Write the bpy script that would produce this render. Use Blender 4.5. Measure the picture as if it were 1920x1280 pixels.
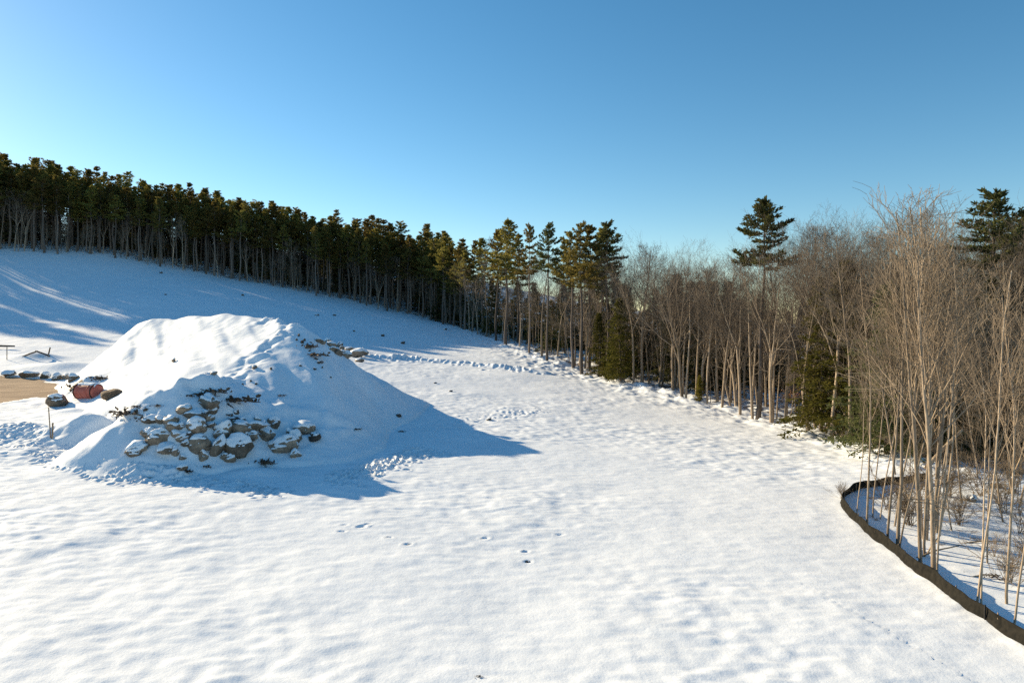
# Snowy field with an earth mound and woods: everything is built here in mesh code.
import bpy, math, random
import numpy as np
from mathutils import Vector

for o in list(bpy.data.objects):
    bpy.data.objects.remove(o)
scene = bpy.context.scene
COL = scene.collection

# ------------------------------------------------------------------ camera, sky, sun, exposure
F, PW, PH, HOR, CZ = 1280.0, 1920, 1280, 600.0, 10.0      # focal length and horizon in photo pixels, camera height
cam_data = bpy.data.cameras.new("camera")
cam = bpy.data.objects.new("camera", cam_data)
COL.objects.link(cam)
cam.location = (0, 0, CZ)
cam.rotation_euler = (math.radians(90), 0, 0)
cam_data.sensor_fit = 'HORIZONTAL'
cam_data.sensor_width = 36
cam_data.lens = 36 * F / PW
cam_data.shift_y = -(PH / 2 - HOR) / PW
cam_data.clip_start = 0.5
cam_data.clip_end = 3000
scene.camera = cam

SUN_EL = math.radians(19.3)
SUN_AZ = math.radians(57)          # left of the view direction
sun_dir = Vector((-math.sin(SUN_AZ) * math.cos(SUN_EL), math.cos(SUN_AZ) * math.cos(SUN_EL), math.sin(SUN_EL)))
world = bpy.data.worlds.new("World")
scene.world = world
world.use_nodes = True
wn = world.node_tree
bg = wn.nodes["Background"]
sky = wn.nodes.new("ShaderNodeTexSky")
sky.sky_type = 'NISHITA'
sky.sun_disc = False
sky.sun_elevation = SUN_EL
sky.sun_rotation = -SUN_AZ
sky.altitude = 800
sky.air_density = 1.0
sky.dust_density = 0.28
sky.ozone_density = 2.2
hsv = wn.nodes.new("ShaderNodeHueSaturation")
hsv.inputs['Saturation'].default_value = 1.27
hsv.inputs['Hue'].default_value = 0.494
wn.links.new(sky.outputs[0], hsv.inputs['Color'])
tint = wn.nodes.new("ShaderNodeMix")
tint.data_type = 'RGBA'
tint.blend_type = 'MULTIPLY'
tint.inputs[0].default_value = 1.0
tint.inputs[7].default_value = (1.0, 0.955, 0.89, 1)
wn.links.new(hsv.outputs[0], tint.inputs[6])
wn.links.new(tint.outputs[2], bg.inputs[0])
bg.inputs[1].default_value = 0.10
sl = bpy.data.lights.new("sun", 'SUN')
sl.energy = 5.0
sl.angle = math.radians(0.5)
sl.color = (1.0, 0.81, 0.535)
so = bpy.data.objects.new("sun", sl)
COL.objects.link(so)
so.rotation_euler = (-sun_dir).to_track_quat('-Z', 'Y').to_euler()
scene.view_settings.view_transform = 'Standard'
scene.view_settings.look = 'None'
scene.view_settings.exposure = 0.85
scene.view_settings.gamma = 1.0
scene.cycles.max_bounces = 5
scene.cycles.diffuse_bounces = 3
scene.cycles.glossy_bounces = 2
scene.cycles.transmission_bounces = 2
scene.cycles.transparent_max_bounces = 4
try:
    scene.cycles.use_denoising = False
except Exception:
    pass

# ------------------------------------------------------------------ small maths helpers
def smoothstep(a, b, x):
    t = np.clip((x - a) / (b - a), 0, 1)
    return t * t * (3 - 2 * t)

def smax(a, b, k):
    return 0.5 * (a + b + np.sqrt((a - b) ** 2 + k * k))

def _hash(ix, iy, seed):
    h = (ix.astype(np.int64) * 374761393 + iy.astype(np.int64) * 668265263 + seed * 1442695041) & 0xFFFFFFFF
    h = ((h ^ (h >> 13)) * 1274126177) & 0xFFFFFFFF
    h = h ^ (h >> 16)
    return h.astype(np.float64) / 0xFFFFFFFF

def noise(x, y, scale, seed=0):
    x = np.asarray(x, float) / scale; y = np.asarray(y, float) / scale
    ix = np.floor(x); iy = np.floor(y)
    fx = x - ix; fy = y - iy
    fx = fx * fx * fx * (fx * (fx * 6 - 15) + 10); fy = fy * fy * fy * (fy * (fy * 6 - 15) + 10)
    a = _hash(ix, iy, seed); b = _hash(ix + 1, iy, seed)
    c = _hash(ix, iy + 1, seed); d = _hash(ix + 1, iy + 1, seed)
    return (a + (b - a) * fx) * (1 - fy) + (c + (d - c) * fx) * fy - 0.5      # -0.5 .. 0.5

def fbm(x, y, scale, seed=0, octv=4, gain=0.5):
    s = 0; amp = 1.0
    for k in range(octv):
        s = s + amp * noise(x + 17.3 * k, y - 9.1 * k, scale / 2 ** k, seed + k)
        amp *= gain
    return s

def pix(px, py, Y):                    # photo pixel at depth Y -> world point
    return ((px - 960) / F * Y, Y, CZ - (py - HOR) / F * Y)

# ------------------------------------------------------------------ terrain
EDGE = [(-160, 462, 172), (0, 470, 180), (190, 480, 190), (330, 505, 195), (500, 535, 197), (650, 565, 195), (800, 598, 185),
        (870, 620, 165), (940, 645, 138), (1010, 668, 122), (1090, 705, 106), (1190, 722, 95), (1280, 745, 87),
        (1415, 785, 75), (1560, 825, 60), (1640, 850, 52), (1700, 872, 46), (1760, 885, 44), (1860, 893, 43), (2060, 905, 42)]
_ctl = [pix(*e) for e in EDGE]
for p in [(0, 1000, 29.8), (500, 1000, 30.7), (1000, 1000, 31.7), (1500, 1000, 32.6), (1900, 1000, 33.3),
          (100, 1280, 18.6), (960, 1280, 18.8), (1800, 1280, 19.2),
          (0, 830, 45.6), (300, 880, 41), (700, 900, 40), (1000, 850, 48.6), (1300, 850, 51), (1500, 850, 52.5),
          (0, 720, 74), (150, 740, 66.7), (700, 780, 62), (900, 750, 74), (1100, 770, 72), (1300, 790, 70),
          (0, 655, 95), (0, 600, 122), (0, 530, 152), (300, 560, 150), (300, 620, 118), (300, 690, 82),
          (600, 600, 150), (600, 650, 112), (600, 700, 84), (800, 650, 130), (800, 690, 100), (1000, 700, 100),
          (1100, 735, 88), (450, 520, 205), (200, 468, 200)]:
    _ctl.append(pix(*p))
for x, y, z in [(-190, 262, 39), (-110, 285, 40), (-30, 280, 28), (20, 190, 2), (70, 150, -3), (75, 100, -1.5), (85, 75, -1),
                (60, 30, -.6), (60, 0, -.5), (-60, 5, 1.0), (0, -60, 0), (-110, 20, 4), (120, 20, -1), (-150, 100, 17), (-210, 170, 33),
                (-300, 420, 46), (0, 450, 22), (300, 450, 2), (300, 0, -2), (-300, 0, 22), (-300, 200, 44), (0, -200, 0), (-200, -200, 8), (200, -200, -1), (200, 200, -3)]:
    _ctl.append((x, y, z))
_ctl = np.array(_ctl, float)
_P = _ctl[:, :2] / 100.0
def _phi(r2):
    return 0.5 * r2 * np.log(r2 + 1e-9)
_n = len(_P)
_K = _phi(((_P[:, None] - _P[None]) ** 2).sum(-1)) + 0.002 * np.eye(_n)
_A = np.zeros((_n + 3, _n + 3)); _A[:_n, :_n] = _K
_A[:_n, _n] = 1; _A[:_n, _n + 1:] = _P; _A[_n, :_n] = 1; _A[_n + 1:, :_n] = _P.T
_w = np.linalg.solve(_A, np.concatenate([_ctl[:, 2], [0, 0, 0]]))
def tps(x, y):
    x = np.asarray(x, float) / 100; y = np.asarray(y, float) / 100
    z = _w[_n] + _w[_n + 1] * x + _w[_n + 2] * y
    for i in range(_n):
        z = z + _w[i] * _phi((x - _P[i, 0]) ** 2 + (y - _P[i, 1]) ** 2)
    return z

_bumps = []
def base_height(x, y):
    z = tps(x, y)
    for bx, by, h, r, e in _bumps:
        z = z + h * np.exp(-(((x - bx) / (r * e)) ** 2 + ((y - by) / r) ** 2))
    return z

# the earth mound: a spine with a steep outer flank and a gentle inner face
_SP = [(275, 602, 77, 1.0, .95), (300, 596, 76, .8, .80), (355, 592, 74, .6, .68), (430, 587, 71, .55, .60), (500, 594, 67, .6, .53), (553, 608, 63, .78, .44),
       (530, 638, 61.5, .84, .44), (508, 664, 59.5, .88, .46), (476, 695, 57, .90, .50), (440, 708, 52.5, .86, .58), (414, 708, 48.8, .82, .62), (390, 706, 46.9, .85, .66), (345, 713, 45.4, .88, .72), (305, 735, 45.3, .85, .76), (282, 752, 45.5, .85, .72)]
SPINE = [pix(a, b, c) + (o, i) for a, b, c, o, i in _SP]
def mound_height(x, y):
    x = np.asarray(x, float); y = np.asarray(y, float)
    best = np.full(x.shape, -99.0)
    wx = x + .9 * fbm(x, y, 6.0, 31, 2); wy = y + .9 * fbm(x, y, 6.0, 47, 2)
    for (ax, ay, az, ao, ai), (bx, by, bz, bo, bi) in zip(SPINE[:-1], SPINE[1:]):
        dx, dy = bx - ax, by - ay
        L2 = dx * dx + dy * dy
        t = np.clip(((wx - ax) * dx + (wy - ay) * dy) / L2, 0, 1)
        qx = wx - (ax + t * dx); qy = wy - (ay + t * dy)
        dist = np.sqrt(qx * qx + qy * qy)
        side = (dx * qy - dy * qx) / (np.sqrt(L2) * (dist + .15))       # >0: outer flank
        s_out = ao + t * (bo - ao); s_in = ai + t * (bi - ai)
        sl_ = s_in + (s_out - s_in) * smoothstep(-.35, .35, side)
        z = az + t * (bz - az) - sl_ * np.sqrt(dist * dist + .25) + .3 * sl_
        best = smax(best, z, .10)
    return best

def surf(x, y):
    g = base_height(x, y)
    return smax(g, mound_height(x, y), .6)

_YS = np.concatenate([np.arange(14, 90, .25), np.arange(90, 330, 1.0)])
def at(px, py, fn=surf):
    x = (px - 960) / F * _YS; zr = CZ - (py - HOR) / F * _YS
    d = zr - fn(x, _YS)
    i = np.argmax(d < 0)
    if d[i] >= 0:
        i = len(_YS) - 1
    if i == 0:
        return Vector((x[0], _YS[0], zr[0]))
    a = d[i - 1] / (d[i - 1] - d[i] + 1e-9)
    Y = _YS[i - 1] + a * (_YS[i] - _YS[i - 1])
    return Vector(((px - 960) / F * Y, Y, CZ - (py - HOR) / F * Y))
def gz(x, y):
    return float(surf(np.array([float(x)]), np.array([float(y)]))[0])

for px, py, h, r, e in [(240, 655, 1.3, 3.0, 1.6), (280, 668, .8, 2.5, 1.8), (120, 690, .7, 1.8, 2.5), (70, 672, .8, 1.6, 2.0), (165, 722, 1.7, 1.6, 1.1), (185, 726, .9, 1.5, 1.4),
                        (252, 778, .9, 1.3, 1.2), (232, 800, .7, 1.2, 1.3), (30, 812, .7, 2.0, 2.0), (150, 812, .8, 1.6, 1.3), (190, 800, .9, 1.5, 1.3), (215, 812, .8, 1.4, 1.4), 
                        (205, 842, .5, 1.3, 1.6), (130, 775, .6, 1.5, 1.6), (170, 772, .5, 1.4, 1.5), (300, 878, .35, .8, 2.2), (335, 880, .3, .7, 1.2), (255, 860, .5, 1.2, 1.6), (480, 884, .3, 1.0, 1.6)]:
    b = at(px, py)
    _bumps.append((b.x, b.y, h, r, e))

def poly_dist(x, y, pts):
    d = np.full(np.shape(x), 1e9); tt = np.zeros(np.shape(x)); acc = 0
    for (ax, ay), (bx, by) in zip(pts[:-1], pts[1:]):
        L2 = (bx - ax) ** 2 + (by - ay) ** 2
        t = np.clip(((x - ax) * (bx - ax) + (y - ay) * (by - ay)) / L2, 0, 1)
        q = np.hypot(x - ax - t * (bx - ax), y - ay - t * (by - ay))
        m = q < d
        d = np.where(m, q, d)
        tt = np.where(m, acc + t * math.sqrt(L2), tt)
        acc += math.sqrt(L2)
    return d, tt

EDGE_XY = [pix(*e)[:2] for e in EDGE]
WINDROW = [(at(px, py).x, at(px, py).y) for px, py in [(640, 662), (700, 668), (780, 673), (860, 681), (940, 690), (1022, 700)]]
SILT_PX = [(1735, 906), (1690, 908), (1650, 911), (1620, 916), (1596, 925), (1579, 941), (1581, 958), (1596, 974), (1611, 987), (1631, 1008), (1652, 1023), (1680, 1044), (1700, 1063), (1722, 1080),
           (1750, 1097), (1780, 1121), (1815, 1146), (1850, 1168), (1885, 1192), (1930, 1222), (1990, 1262)]
SILT = [at(*p) for p in SILT_PX]

def inside_poly(x, y, poly):
    x = np.asarray(x, float); y = np.asarray(y, float)
    c = np.zeros(x.shape, bool)
    j = len(poly) - 1
    for i in range(len(poly)):
        xi, yi = poly[i]; xj, yj = poly[j]
        cond = ((yi > y) != (yj > y)) & (x < (xj - xi) * (y - yi) / (yj - yi + 1e-12) + xi)
        c ^= cond
        j = i
    return c
# forest floor: behind the tree edge, plus the pocket inside the silt fence
FOREST_POLY = [(-420, 200)] + EDGE_XY + [(420, 40), (420, 600), (-420, 600)]
SILT_POLY = [(p.x, p.y) for p in SILT] + [(60, 16), (60, 42)]

SILT_XY = [(p.x, p.y) for p in SILT]
HUM = at(175, 808)
def detail(x, y):
    md = .45 + 1.0 * smoothstep(-.25, .3, fbm(x, y * 1.4, 17, 55, 2))
    d = .16 * fbm(x, y, 7, 3, 2) + .03 * fbm(x, y * 1.3, 3.2, 4, 2) + md * .055 * fbm(x + .3 * y, y, 1.5, 5, 3, .6)
    soft = noise(x, y, .9, 77) ; d = d + md * (.045 * np.maximum(soft, -.2) + .040 * noise(x * .7, y * 1.4, .36, 78) + .04 * noise(x * .7 + .2 * y, y * 1.25, .55, 79))
    d = d + .05 * fbm(x, y, 14, 9, 2)
    # far windrow of ploughed snow, ploughed lip along the wood
    q, t = poly_dist(x, y, WINDROW)
    d = d + (.50 + .42 * fbm(x, y, 4.3, 21, 2) + .28 * fbm(x, y, 1.1, 22, 2)) * np.exp(-(q / 1.0) ** 2) * smoothstep(0, 10, t)
    q, t = poly_dist(x, y, EDGE_XY)
    lip = np.clip(1 - np.abs(q - 1.0) / 1.6, 0, 1)
    d = d + lip * (.16 + .42 * fbm(x, y, 1.3, 23, 3)) * smoothstep(-25, 0, x) 
    rough = np.clip(1 - np.abs(q - 3) / 5, 0, 1) * smoothstep(-60, -5, x) * smoothstep(60, 80, y)
    d = d + rough * .35 * fbm(x, y, 1.1, 29, 2)
    ins = inside_poly(x, y, FOREST_POLY)
    d = d + np.where(ins, .5 * fbm(x, y, 2.2, 41, 3), 0)
    q, t = poly_dist(x, y, SILT_XY)
    d = d + .05 * np.exp(-(q / .45) ** 2) * (1 + 1.2 * noise(x, y, .8, 57))
    rc = np.exp(-(((x - HUM.x) / 7.5) ** 2 + ((y - HUM.y) / 5.5) ** 2))
    d = d + rc * (.42 * fbm(x, y, 2.4, 101, 3) + .25 * np.abs(fbm(x, y, 1.0, 103, 2)))
    return d

# ------------------------------------------------------------------ mesh helpers
class MB:
    def __init__(s):
        s.v = []; s.f = []; s.n = 0
    def add(s, V, faces):
        V = np.asarray(V, float).reshape(-1, 3)
        s.v.append(V)
        s.f.append(np.asarray(faces, np.int64) + s.n)
        s.n += len(V)
    def addmany(s, V, *flists):
        V = np.asarray(V, float).reshape(-1, 3)
        s.v.append(V)
        for f in flists:
            if len(f):
                s.f.append(np.asarray(f, np.int64) + s.n)
        s.n += len(V)
    def tube(s, pts, rad, k=6, cap=True):
        P = np.asarray(pts, float); n = len(P)
        T = np.gradient(P, axis=0); T /= np.linalg.norm(T, axis=1)[:, None] + 1e-9
        ref = np.array([0, 0, 1.0]) if abs(T[0, 2]) < .8 else np.array([1.0, 0, 0])
        U = np.cross(T, ref); U /= np.linalg.norm(U, axis=1)[:, None] + 1e-9
        W = np.cross(T, U)
        a = np.arange(k) * 2 * math.pi / k
        R = np.asarray(rad, float)[:, None, None]
        V = P[:, None] + R * (np.cos(a)[None, :, None] * U[:, None] + np.sin(a)[None, :, None] * W[:, None])
        i = np.arange(n - 1)[:, None] * k; j = np.arange(k)[None]; j2 = (j + 1) % k
        Q = np.stack([i + j, i + j2, i + k + j2, i + k + j], -1).reshape(-1, 4)
        if cap:
            V = np.concatenate([V.reshape(-1, 3), P[:1], P[-1:]])
            c0, c1 = n * k, n * k + 1
            jj = np.arange(k)
            t0 = np.stack([np.full(k, c0), (jj + 1) % k, jj], -1)
            t1 = np.stack([np.full(k, c1), (n - 1) * k + jj, (n - 1) * k + (jj + 1) % k], -1)
            s.addmany(V, Q, t0, t1)
        else:
            s.add(V, Q)
    def segs(s, P0, P1, R0, R1, k=3):
        P0 = np.asarray(P0, float); P1 = np.asarray(P1, float)
        if not len(P0): return
        D = P1 - P0; D /= np.linalg.norm(D, axis=1)[:, None] + 1e-9
        ref = np.where(np.abs(D[:, 2:3]) < .8, np.array([[0, 0, 1.0]]), np.array([[1.0, 0, 0]]))
        U = np.cross(D, ref); U /= np.linalg.norm(U, axis=1)[:, None] + 1e-9
        W = np.cross(D, U)
        a = np.arange(k) * 2 * math.pi / k
        off = np.cos(a)[None, :, None] * U[:, None] + np.sin(a)[None, :, None] * W[:, None]
        V = np.concatenate([P0[:, None] + np.asarray(R0)[:, None, None] * off, P1[:, None] + np.asarray(R1)[:, None, None] * off], 1)
        b = np.arange(len(P0))[:, None] * 2 * k; j = np.arange(k)[None]; j2 = (j + 1) % k
        s.add(V, np.stack([b + j, b + j2, b + k + j2, b + k + j], -1).reshape(-1, 4))
    def blades(s, C, D, L, W, rng):
        C = np.asarray(C, float); D = np.asarray(D, float)
        D = D / (np.linalg.norm(D, axis=1)[:, None] + 1e-9)
        R = rng.normal(size=C.shape)
        S = np.cross(D, R); S /= np.linalg.norm(S, axis=1)[:, None] + 1e-9
        L = np.asarray(L)[:, None]; W = np.asarray(W)[:, None]
        V = np.stack([C - S * W * .35, C + S * W * .35, C + D * L * .6 + S * W * .5, C + D * L, C + D * L * .6 - S * W * .5], 1)
        b = np.arange(len(C))[:, None] * 5
        s.addmany(V, np.concatenate([b, b + 1, b + 2, b + 4], 1), np.concatenate([b + 4, b + 2, b + 3], 1))
    def mesh(s, name, m, smooth=True):
        me = bpy.data.meshes.new(name)
        V = np.concatenate(s.v) if s.v else np.zeros((0, 3))
        loops = np.concatenate([f.reshape(-1) for f in s.f]); sizes = np.concatenate([np.full(len(f), f.shape[1]) for f in s.f])
        me.vertices.add(len(V)); me.vertices.foreach_set("co", V.reshape(-1).astype(np.float32))
        me.loops.add(len(loops)); me.loops.foreach_set("vertex_index", loops.astype(np.int32))
        me.polygons.add(len(sizes))
        st = np.concatenate([[0], np.cumsum(sizes)[:-1]])
        me.polygons.foreach_set("loop_start", st.astype(np.int32))
        me.polygons.foreach_set("use_smooth", np.full(len(sizes), smooth))
        me.update(calc_edges=True); me.validate()
        me.materials.append(m)
        return me

def tag(o, label=None, cat=None, group=None, kind=None):
    if label: o["label"] = label
    if cat: o["category"] = cat
    if group: o["group"] = group
    if kind: o["kind"] = kind
    return o
def obj(name, me, parent=None, loc=(0, 0, 0), rot=(0, 0, 0), scale=(1, 1, 1)):
    o = bpy.data.objects.new(name, me)
    COL.objects.link(o)
    o.parent = parent
    o.location = loc; o.rotation_euler = rot; o.scale = scale
    return o
def empty(name, loc, rot=(0, 0, 0), scale=(1, 1, 1)):
    o = obj(name, None, None, loc, rot, scale)
    o.empty_display_size = .5
    return o

# ------------------------------------------------------------------ materials
def new_mat(name):
    m = bpy.data.materials.new(name); m.use_nodes = True
    nt = m.node_tree
    b = nt.nodes["Principled BSDF"]
    b.inputs["Roughness"].default_value = .85
    b.inputs["Specular IOR Level"].default_value = .2
    return m, nt, b
def N(nt, t, **kw):
    n = nt.nodes.new(t)
    for k, v in kw.items():
        if k in n.inputs: n.inputs[k].default_value = v
        else: setattr(n, k, v)
    return n
def ramp(nt, src, stops):
    r = nt.nodes.new("ShaderNodeValToRGB")
    e = r.color_ramp.elements
    while len(e) < len(stops): e.new(.5)
    for el, (p, c) in zip(e, stops):
        el.position = p; el.color = (c[0], c[1], c[2], 1)
    nt.links.new(src, r.inputs[0])
    return r.outputs[0]
def bump(nt, b, src, strength, dist):
    n = N(nt, "ShaderNodeBump", Strength=strength, Distance=dist)
    nt.links.new(src, n.inputs["Height"])
    nt.links.new(n.outputs[0], b.inputs["Normal"])
    return n

def snow_material(name, litter=False):
    m, nt, b = new_mat(name)
    geo = N(nt, "ShaderNodeNewGeometry")
    n1 = N(nt, "ShaderNodeTexNoise", Scale=2.6, Detail=5.0, Roughness=.55)
    n2 = N(nt, "ShaderNodeTexNoise", Scale=.35, Detail=3.0)
    nt.links.new(geo.outputs["Position"], n1.inputs["Vector"]); nt.links.new(geo.outputs["Position"], n2.inputs["Vector"])
    col = ramp(nt, n2.outputs[0], [(.3, (.80, .845, .89)), (.7, (.86, .90, .94))])
    if litter:
        at_ = N(nt, "ShaderNodeAttribute"); at_.attribute_name = "litter"
        n3 = N(nt, "ShaderNodeTexNoise", Scale=1.1, Detail=6.0, Roughness=.68)
        nt.links.new(geo.outputs["Position"], n3.inputs["Vector"])
        s = N(nt, "ShaderNodeMath", operation='ADD'); nt.links.new(n3.outputs[0], s.inputs[0]); nt.links.new(at_.outputs["Fac"], s.inputs[1])
        mr = N(nt, "ShaderNodeMapRange"); mr.inputs[1].default_value = 1.0; mr.inputs[2].default_value = 1.1
        nt.links.new(s.outputs[0], mr.inputs[0])
        n4 = N(nt, "ShaderNodeTexNoise", Scale=9.0, Detail=3.0)
        nt.links.new(geo.outputs["Position"], n4.inputs["Vector"])
        lc = ramp(nt, n4.outputs[0], [(.3, (.07, .045, .03)), (.7, (.24, .16, .10))])
        mx = N(nt, "ShaderNodeMix", data_type='RGBA')
        nt.links.new(mr.outputs[0], mx.inputs[0]); nt.links.new(col, mx.inputs[6]); nt.links.new(lc, mx.inputs[7])
        col = mx.outputs[2]
    nt.links.new(col, b.inputs["Base Color"])
    b.inputs["Roughness"].default_value = .7
    n5 = N(nt, "ShaderNodeTexNoise", Scale=11.0, Detail=4.0, Roughness=.6)
    nt.links.new(geo.outputs["Position"], n5.inputs["Vector"])
    b1 = bump(nt, b, n1.outputs[0], .35, .06)
    b2 = bump(nt, b, n5.outputs[0], .35, .02)
    nt.links.new(b1.outputs[0], b2.inputs["Normal"])
    return m
M_SNOW = snow_material("snow_field", True)
M_SNOWCAP = snow_material("snow_cover")

def noisy(name, c0, c1, scale, bstr=.5, bdist=.03, rough=.85, detail_=5.0, objspace=True, stretch=None):
    m, nt, b = new_mat(name)
    tc = N(nt, "ShaderNodeTexCoord")
    src = tc.outputs["Object"]
    if stretch:
        mp = N(nt, "ShaderNodeMapping"); mp.inputs["Scale"].default_value = stretch
        nt.links.new(src, mp.inputs[0]); src = mp.outputs[0]
    n = N(nt, "ShaderNodeTexNoise", Scale=scale, Detail=detail_, Roughness=.62)
    nt.links.new(src, n.inputs["Vector"])
    oi = N(nt, "ShaderNodeObjectInfo")
    c = ramp(nt, n.outputs[0], [(.3, c0), (.7, c1)])
    hv = N(nt, "ShaderNodeHueSaturation")
    mr = N(nt, "ShaderNodeMapRange"); mr.inputs[3].default_value = .6; mr.inputs[4].default_value = 1.35
    nt.links.new(oi.outputs["Random"], mr.inputs[0]); nt.links.new(mr.outputs[0], hv.inputs["Value"])
    nt.links.new(c, hv.inputs["Color"]); nt.links.new(hv.outputs[0], b.inputs["Base Color"])
    b.inputs["Roughness"].default_value = rough
    if bstr: bump(nt, b, n.outputs[0], bstr, bdist)
    return m
M_BARK = noisy("grey_brown_bark", (.18, .138, .098), (.42, .335, .245), 3.0, .6, .03, stretch=(4, 4, .8))
M_TWIG = noisy("brown_twig", (.105, .084, .063), (.23, .185, .14), .5, 0)
M_PALE_TWIG = noisy("pale_tan_twig", (.13, .097, .066), (.28, .22, .155), .5, 0)
M_PINEBARK = noisy("pine_bark", (.09, .072, .058), (.22, .18, .15), 3.0, .6, .03, stretch=(4, 4, .8))
M_STONE = noisy("granite", (.12, .09, .066), (.34, .265, .195), 2.2, .8, .06, .9, 8.0)
M_DARKSTONE = noisy("dark_stone", (.05, .042, .036), (.15, .12, .095), 2.2, .8, .06, .8, 8.0)  # darker tones than the granite, also on clods and the log
M_DIRT = noisy("brown_soil", (.045, .03, .022), (.15, .105, .07), 4.0, .9, .06)
M_SOIL = noisy("bare_brown_soil", (.10, .065, .04), (.24, .165, .11), 5.0, .9, .08)
M_WOOD = noisy("weathered_wood", (.17, .12, .08), (.34, .26, .18), 6.0, .4, .01, stretch=(3, 3, .4))
M_FABRIC = noisy("black_silt_cloth", (.010, .010, .009), (.024, .022, .018), 5.0, .4, .02, .95)
M_FABRIC.node_tree.nodes["Principled BSDF"].inputs["Specular IOR Level"].default_value = .04
M_STRAP = noisy("black_strap", (.015, .015, .015), (.04, .035, .03), 5.0, .2, .01)
M_TANK = noisy("faded_red_tank_paint", (.36, .085, .06), (.50, .15, .11), 2.5, .15, .01, .5)
M_ORANGELEAF = noisy("dry_beech_leaf", (.38, .20, .09), (.55, .32, .17), 2.0, 0)

def road_material():
    m, nt, b = new_mat("sandy_road_dirt")
    geo = N(nt, "ShaderNodeNewGeometry")
    mp = N(nt, "ShaderNodeMapping"); mp.inputs["Rotation"].default_value = (0, 0, .5); mp.inputs["Scale"].default_value = (.25, 1.6, 1)
    n1 = N(nt, "ShaderNodeTexNoise", Scale=1.0, Detail=7.0); n2 = N(nt, "ShaderNodeTexNoise", Scale=7.0, Detail=4.0)
    nt.links.new(geo.outputs["Position"], mp.inputs[0]); nt.links.new(mp.outputs[0], n1.inputs["Vector"]); nt.links.new(geo.outputs["Position"], n2.inputs["Vector"])
    nt.links.new(ramp(nt, n1.outputs[0], [(.3, (.16, .095, .055)), (.5, (.27, .175, .105)), (.72, (.37, .26, .165))]), b.inputs["Base Color"])
    bump(nt, b, n2.outputs[0], .6, .06)
    return m
M_ROAD = road_material()

def leaf_material(name, c0, c1, tr):
    m = bpy.data.materials.new(name); m.use_nodes = True
    nt = m.node_tree
    nt.nodes.remove(nt.nodes["Principled BSDF"])
    out = nt.nodes["Material Output"]
    tc = N(nt, "ShaderNodeTexCoord"); n = N(nt, "ShaderNodeTexNoise", Scale=.9, Detail=3.0)
    nt.links.new(tc.outputs["Object"], n.inputs["Vector"])
    oi = N(nt, "ShaderNodeObjectInfo")
    hv = N(nt, "ShaderNodeHueSaturation")
    mr = N(nt, "ShaderNodeMapRange"); mr.inputs[3].default_value = .7; mr.inputs[4].default_value = 1.3
    mh = N(nt, "ShaderNodeMapRange"); mh.inputs[3].default_value = .475; mh.inputs[4].default_value = .515
    nt.links.new(oi.outputs["Random"], mr.inputs[0]); nt.links.new(mr.outputs[0], hv.inputs["Value"])
    nt.links.new(oi.outputs["Random"], mh.inputs[0]); nt.links.new(mh.outputs[0], hv.inputs["Hue"])
    nt.links.new(ramp(nt, n.outputs[0], [(.3, c0), (.7, c1)]), hv.inputs["Color"])
    d = N(nt, "ShaderNodeBsdfDiffuse"); t = N(nt, "ShaderNodeBsdfTranslucent")
    nt.links.new(hv.outputs[0], d.inputs[0]); nt.links.new(hv.outputs[0], t.inputs[0])
    mx = N(nt, "ShaderNodeMixShader"); mx.inputs[0].default_value = tr
    nt.links.new(d.outputs[0], mx.inputs[1]); nt.links.new(t.outputs[0], mx.inputs[2])
    nt.links.new(mx.outputs[0], out.inputs[0])
    return m
M_PINE = leaf_material("pine_needles", (.085, .085, .022), (.27, .22, .065), .5)
M_DARKPINE = leaf_material("dark_pine_needles", (.045, .056, .024), (.125, .128, .05), .4)
M_HEMLOCK = leaf_material("hemlock_needles", (.06, .07, .016), (.17, .165, .04), .35)
M_YELLOWFIR = leaf_material("yellow_green_needles", (.12, .115, .02), (.26, .23, .05), .35)

# ------------------------------------------------------------------ ground
def axis(lo, hi, step, far_lo, far_hi, g=1.06):
    a = list(np.arange(lo, hi, step)); s = step
    while a[-1] < far_hi:
        s = min(s * g, 14); a.append(a[-1] + s)
    s = step; l = [lo]
    while l[-1] > far_lo:
        s = min(s * g, 14); l.append(l[-1] - s)
    return np.array(l[1:][::-1] + a)
def axis2(lo, hi, step, mid_lo, mid_hi, far_lo, far_hi, g=1.012, cap=.42):
    a = list(np.arange(lo, hi, step)); s = step
    while a[-1] < far_hi:
        s = min(s * g, cap) if a[-1] < mid_hi else min(s * 1.08, 14)
        a.append(a[-1] + s)
    s = step; l = [lo]
    while l[-1] > far_lo:
        s = min(s * g, cap) if l[-1] > mid_lo else min(s * 1.08, 14)
        l.append(l[-1] - s)
    return np.array(l[1:][::-1] + a)
GX = axis2(-34, 24, .115, -75, 48, -430, 430)
GY = axis2(17, 56, .115, 15, 140, -220, 620)
XX, YY = np.meshgrid(GX, GY)
ZB = base_height(XX, YY)
Z = ZB + detail(XX, YY)

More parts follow.
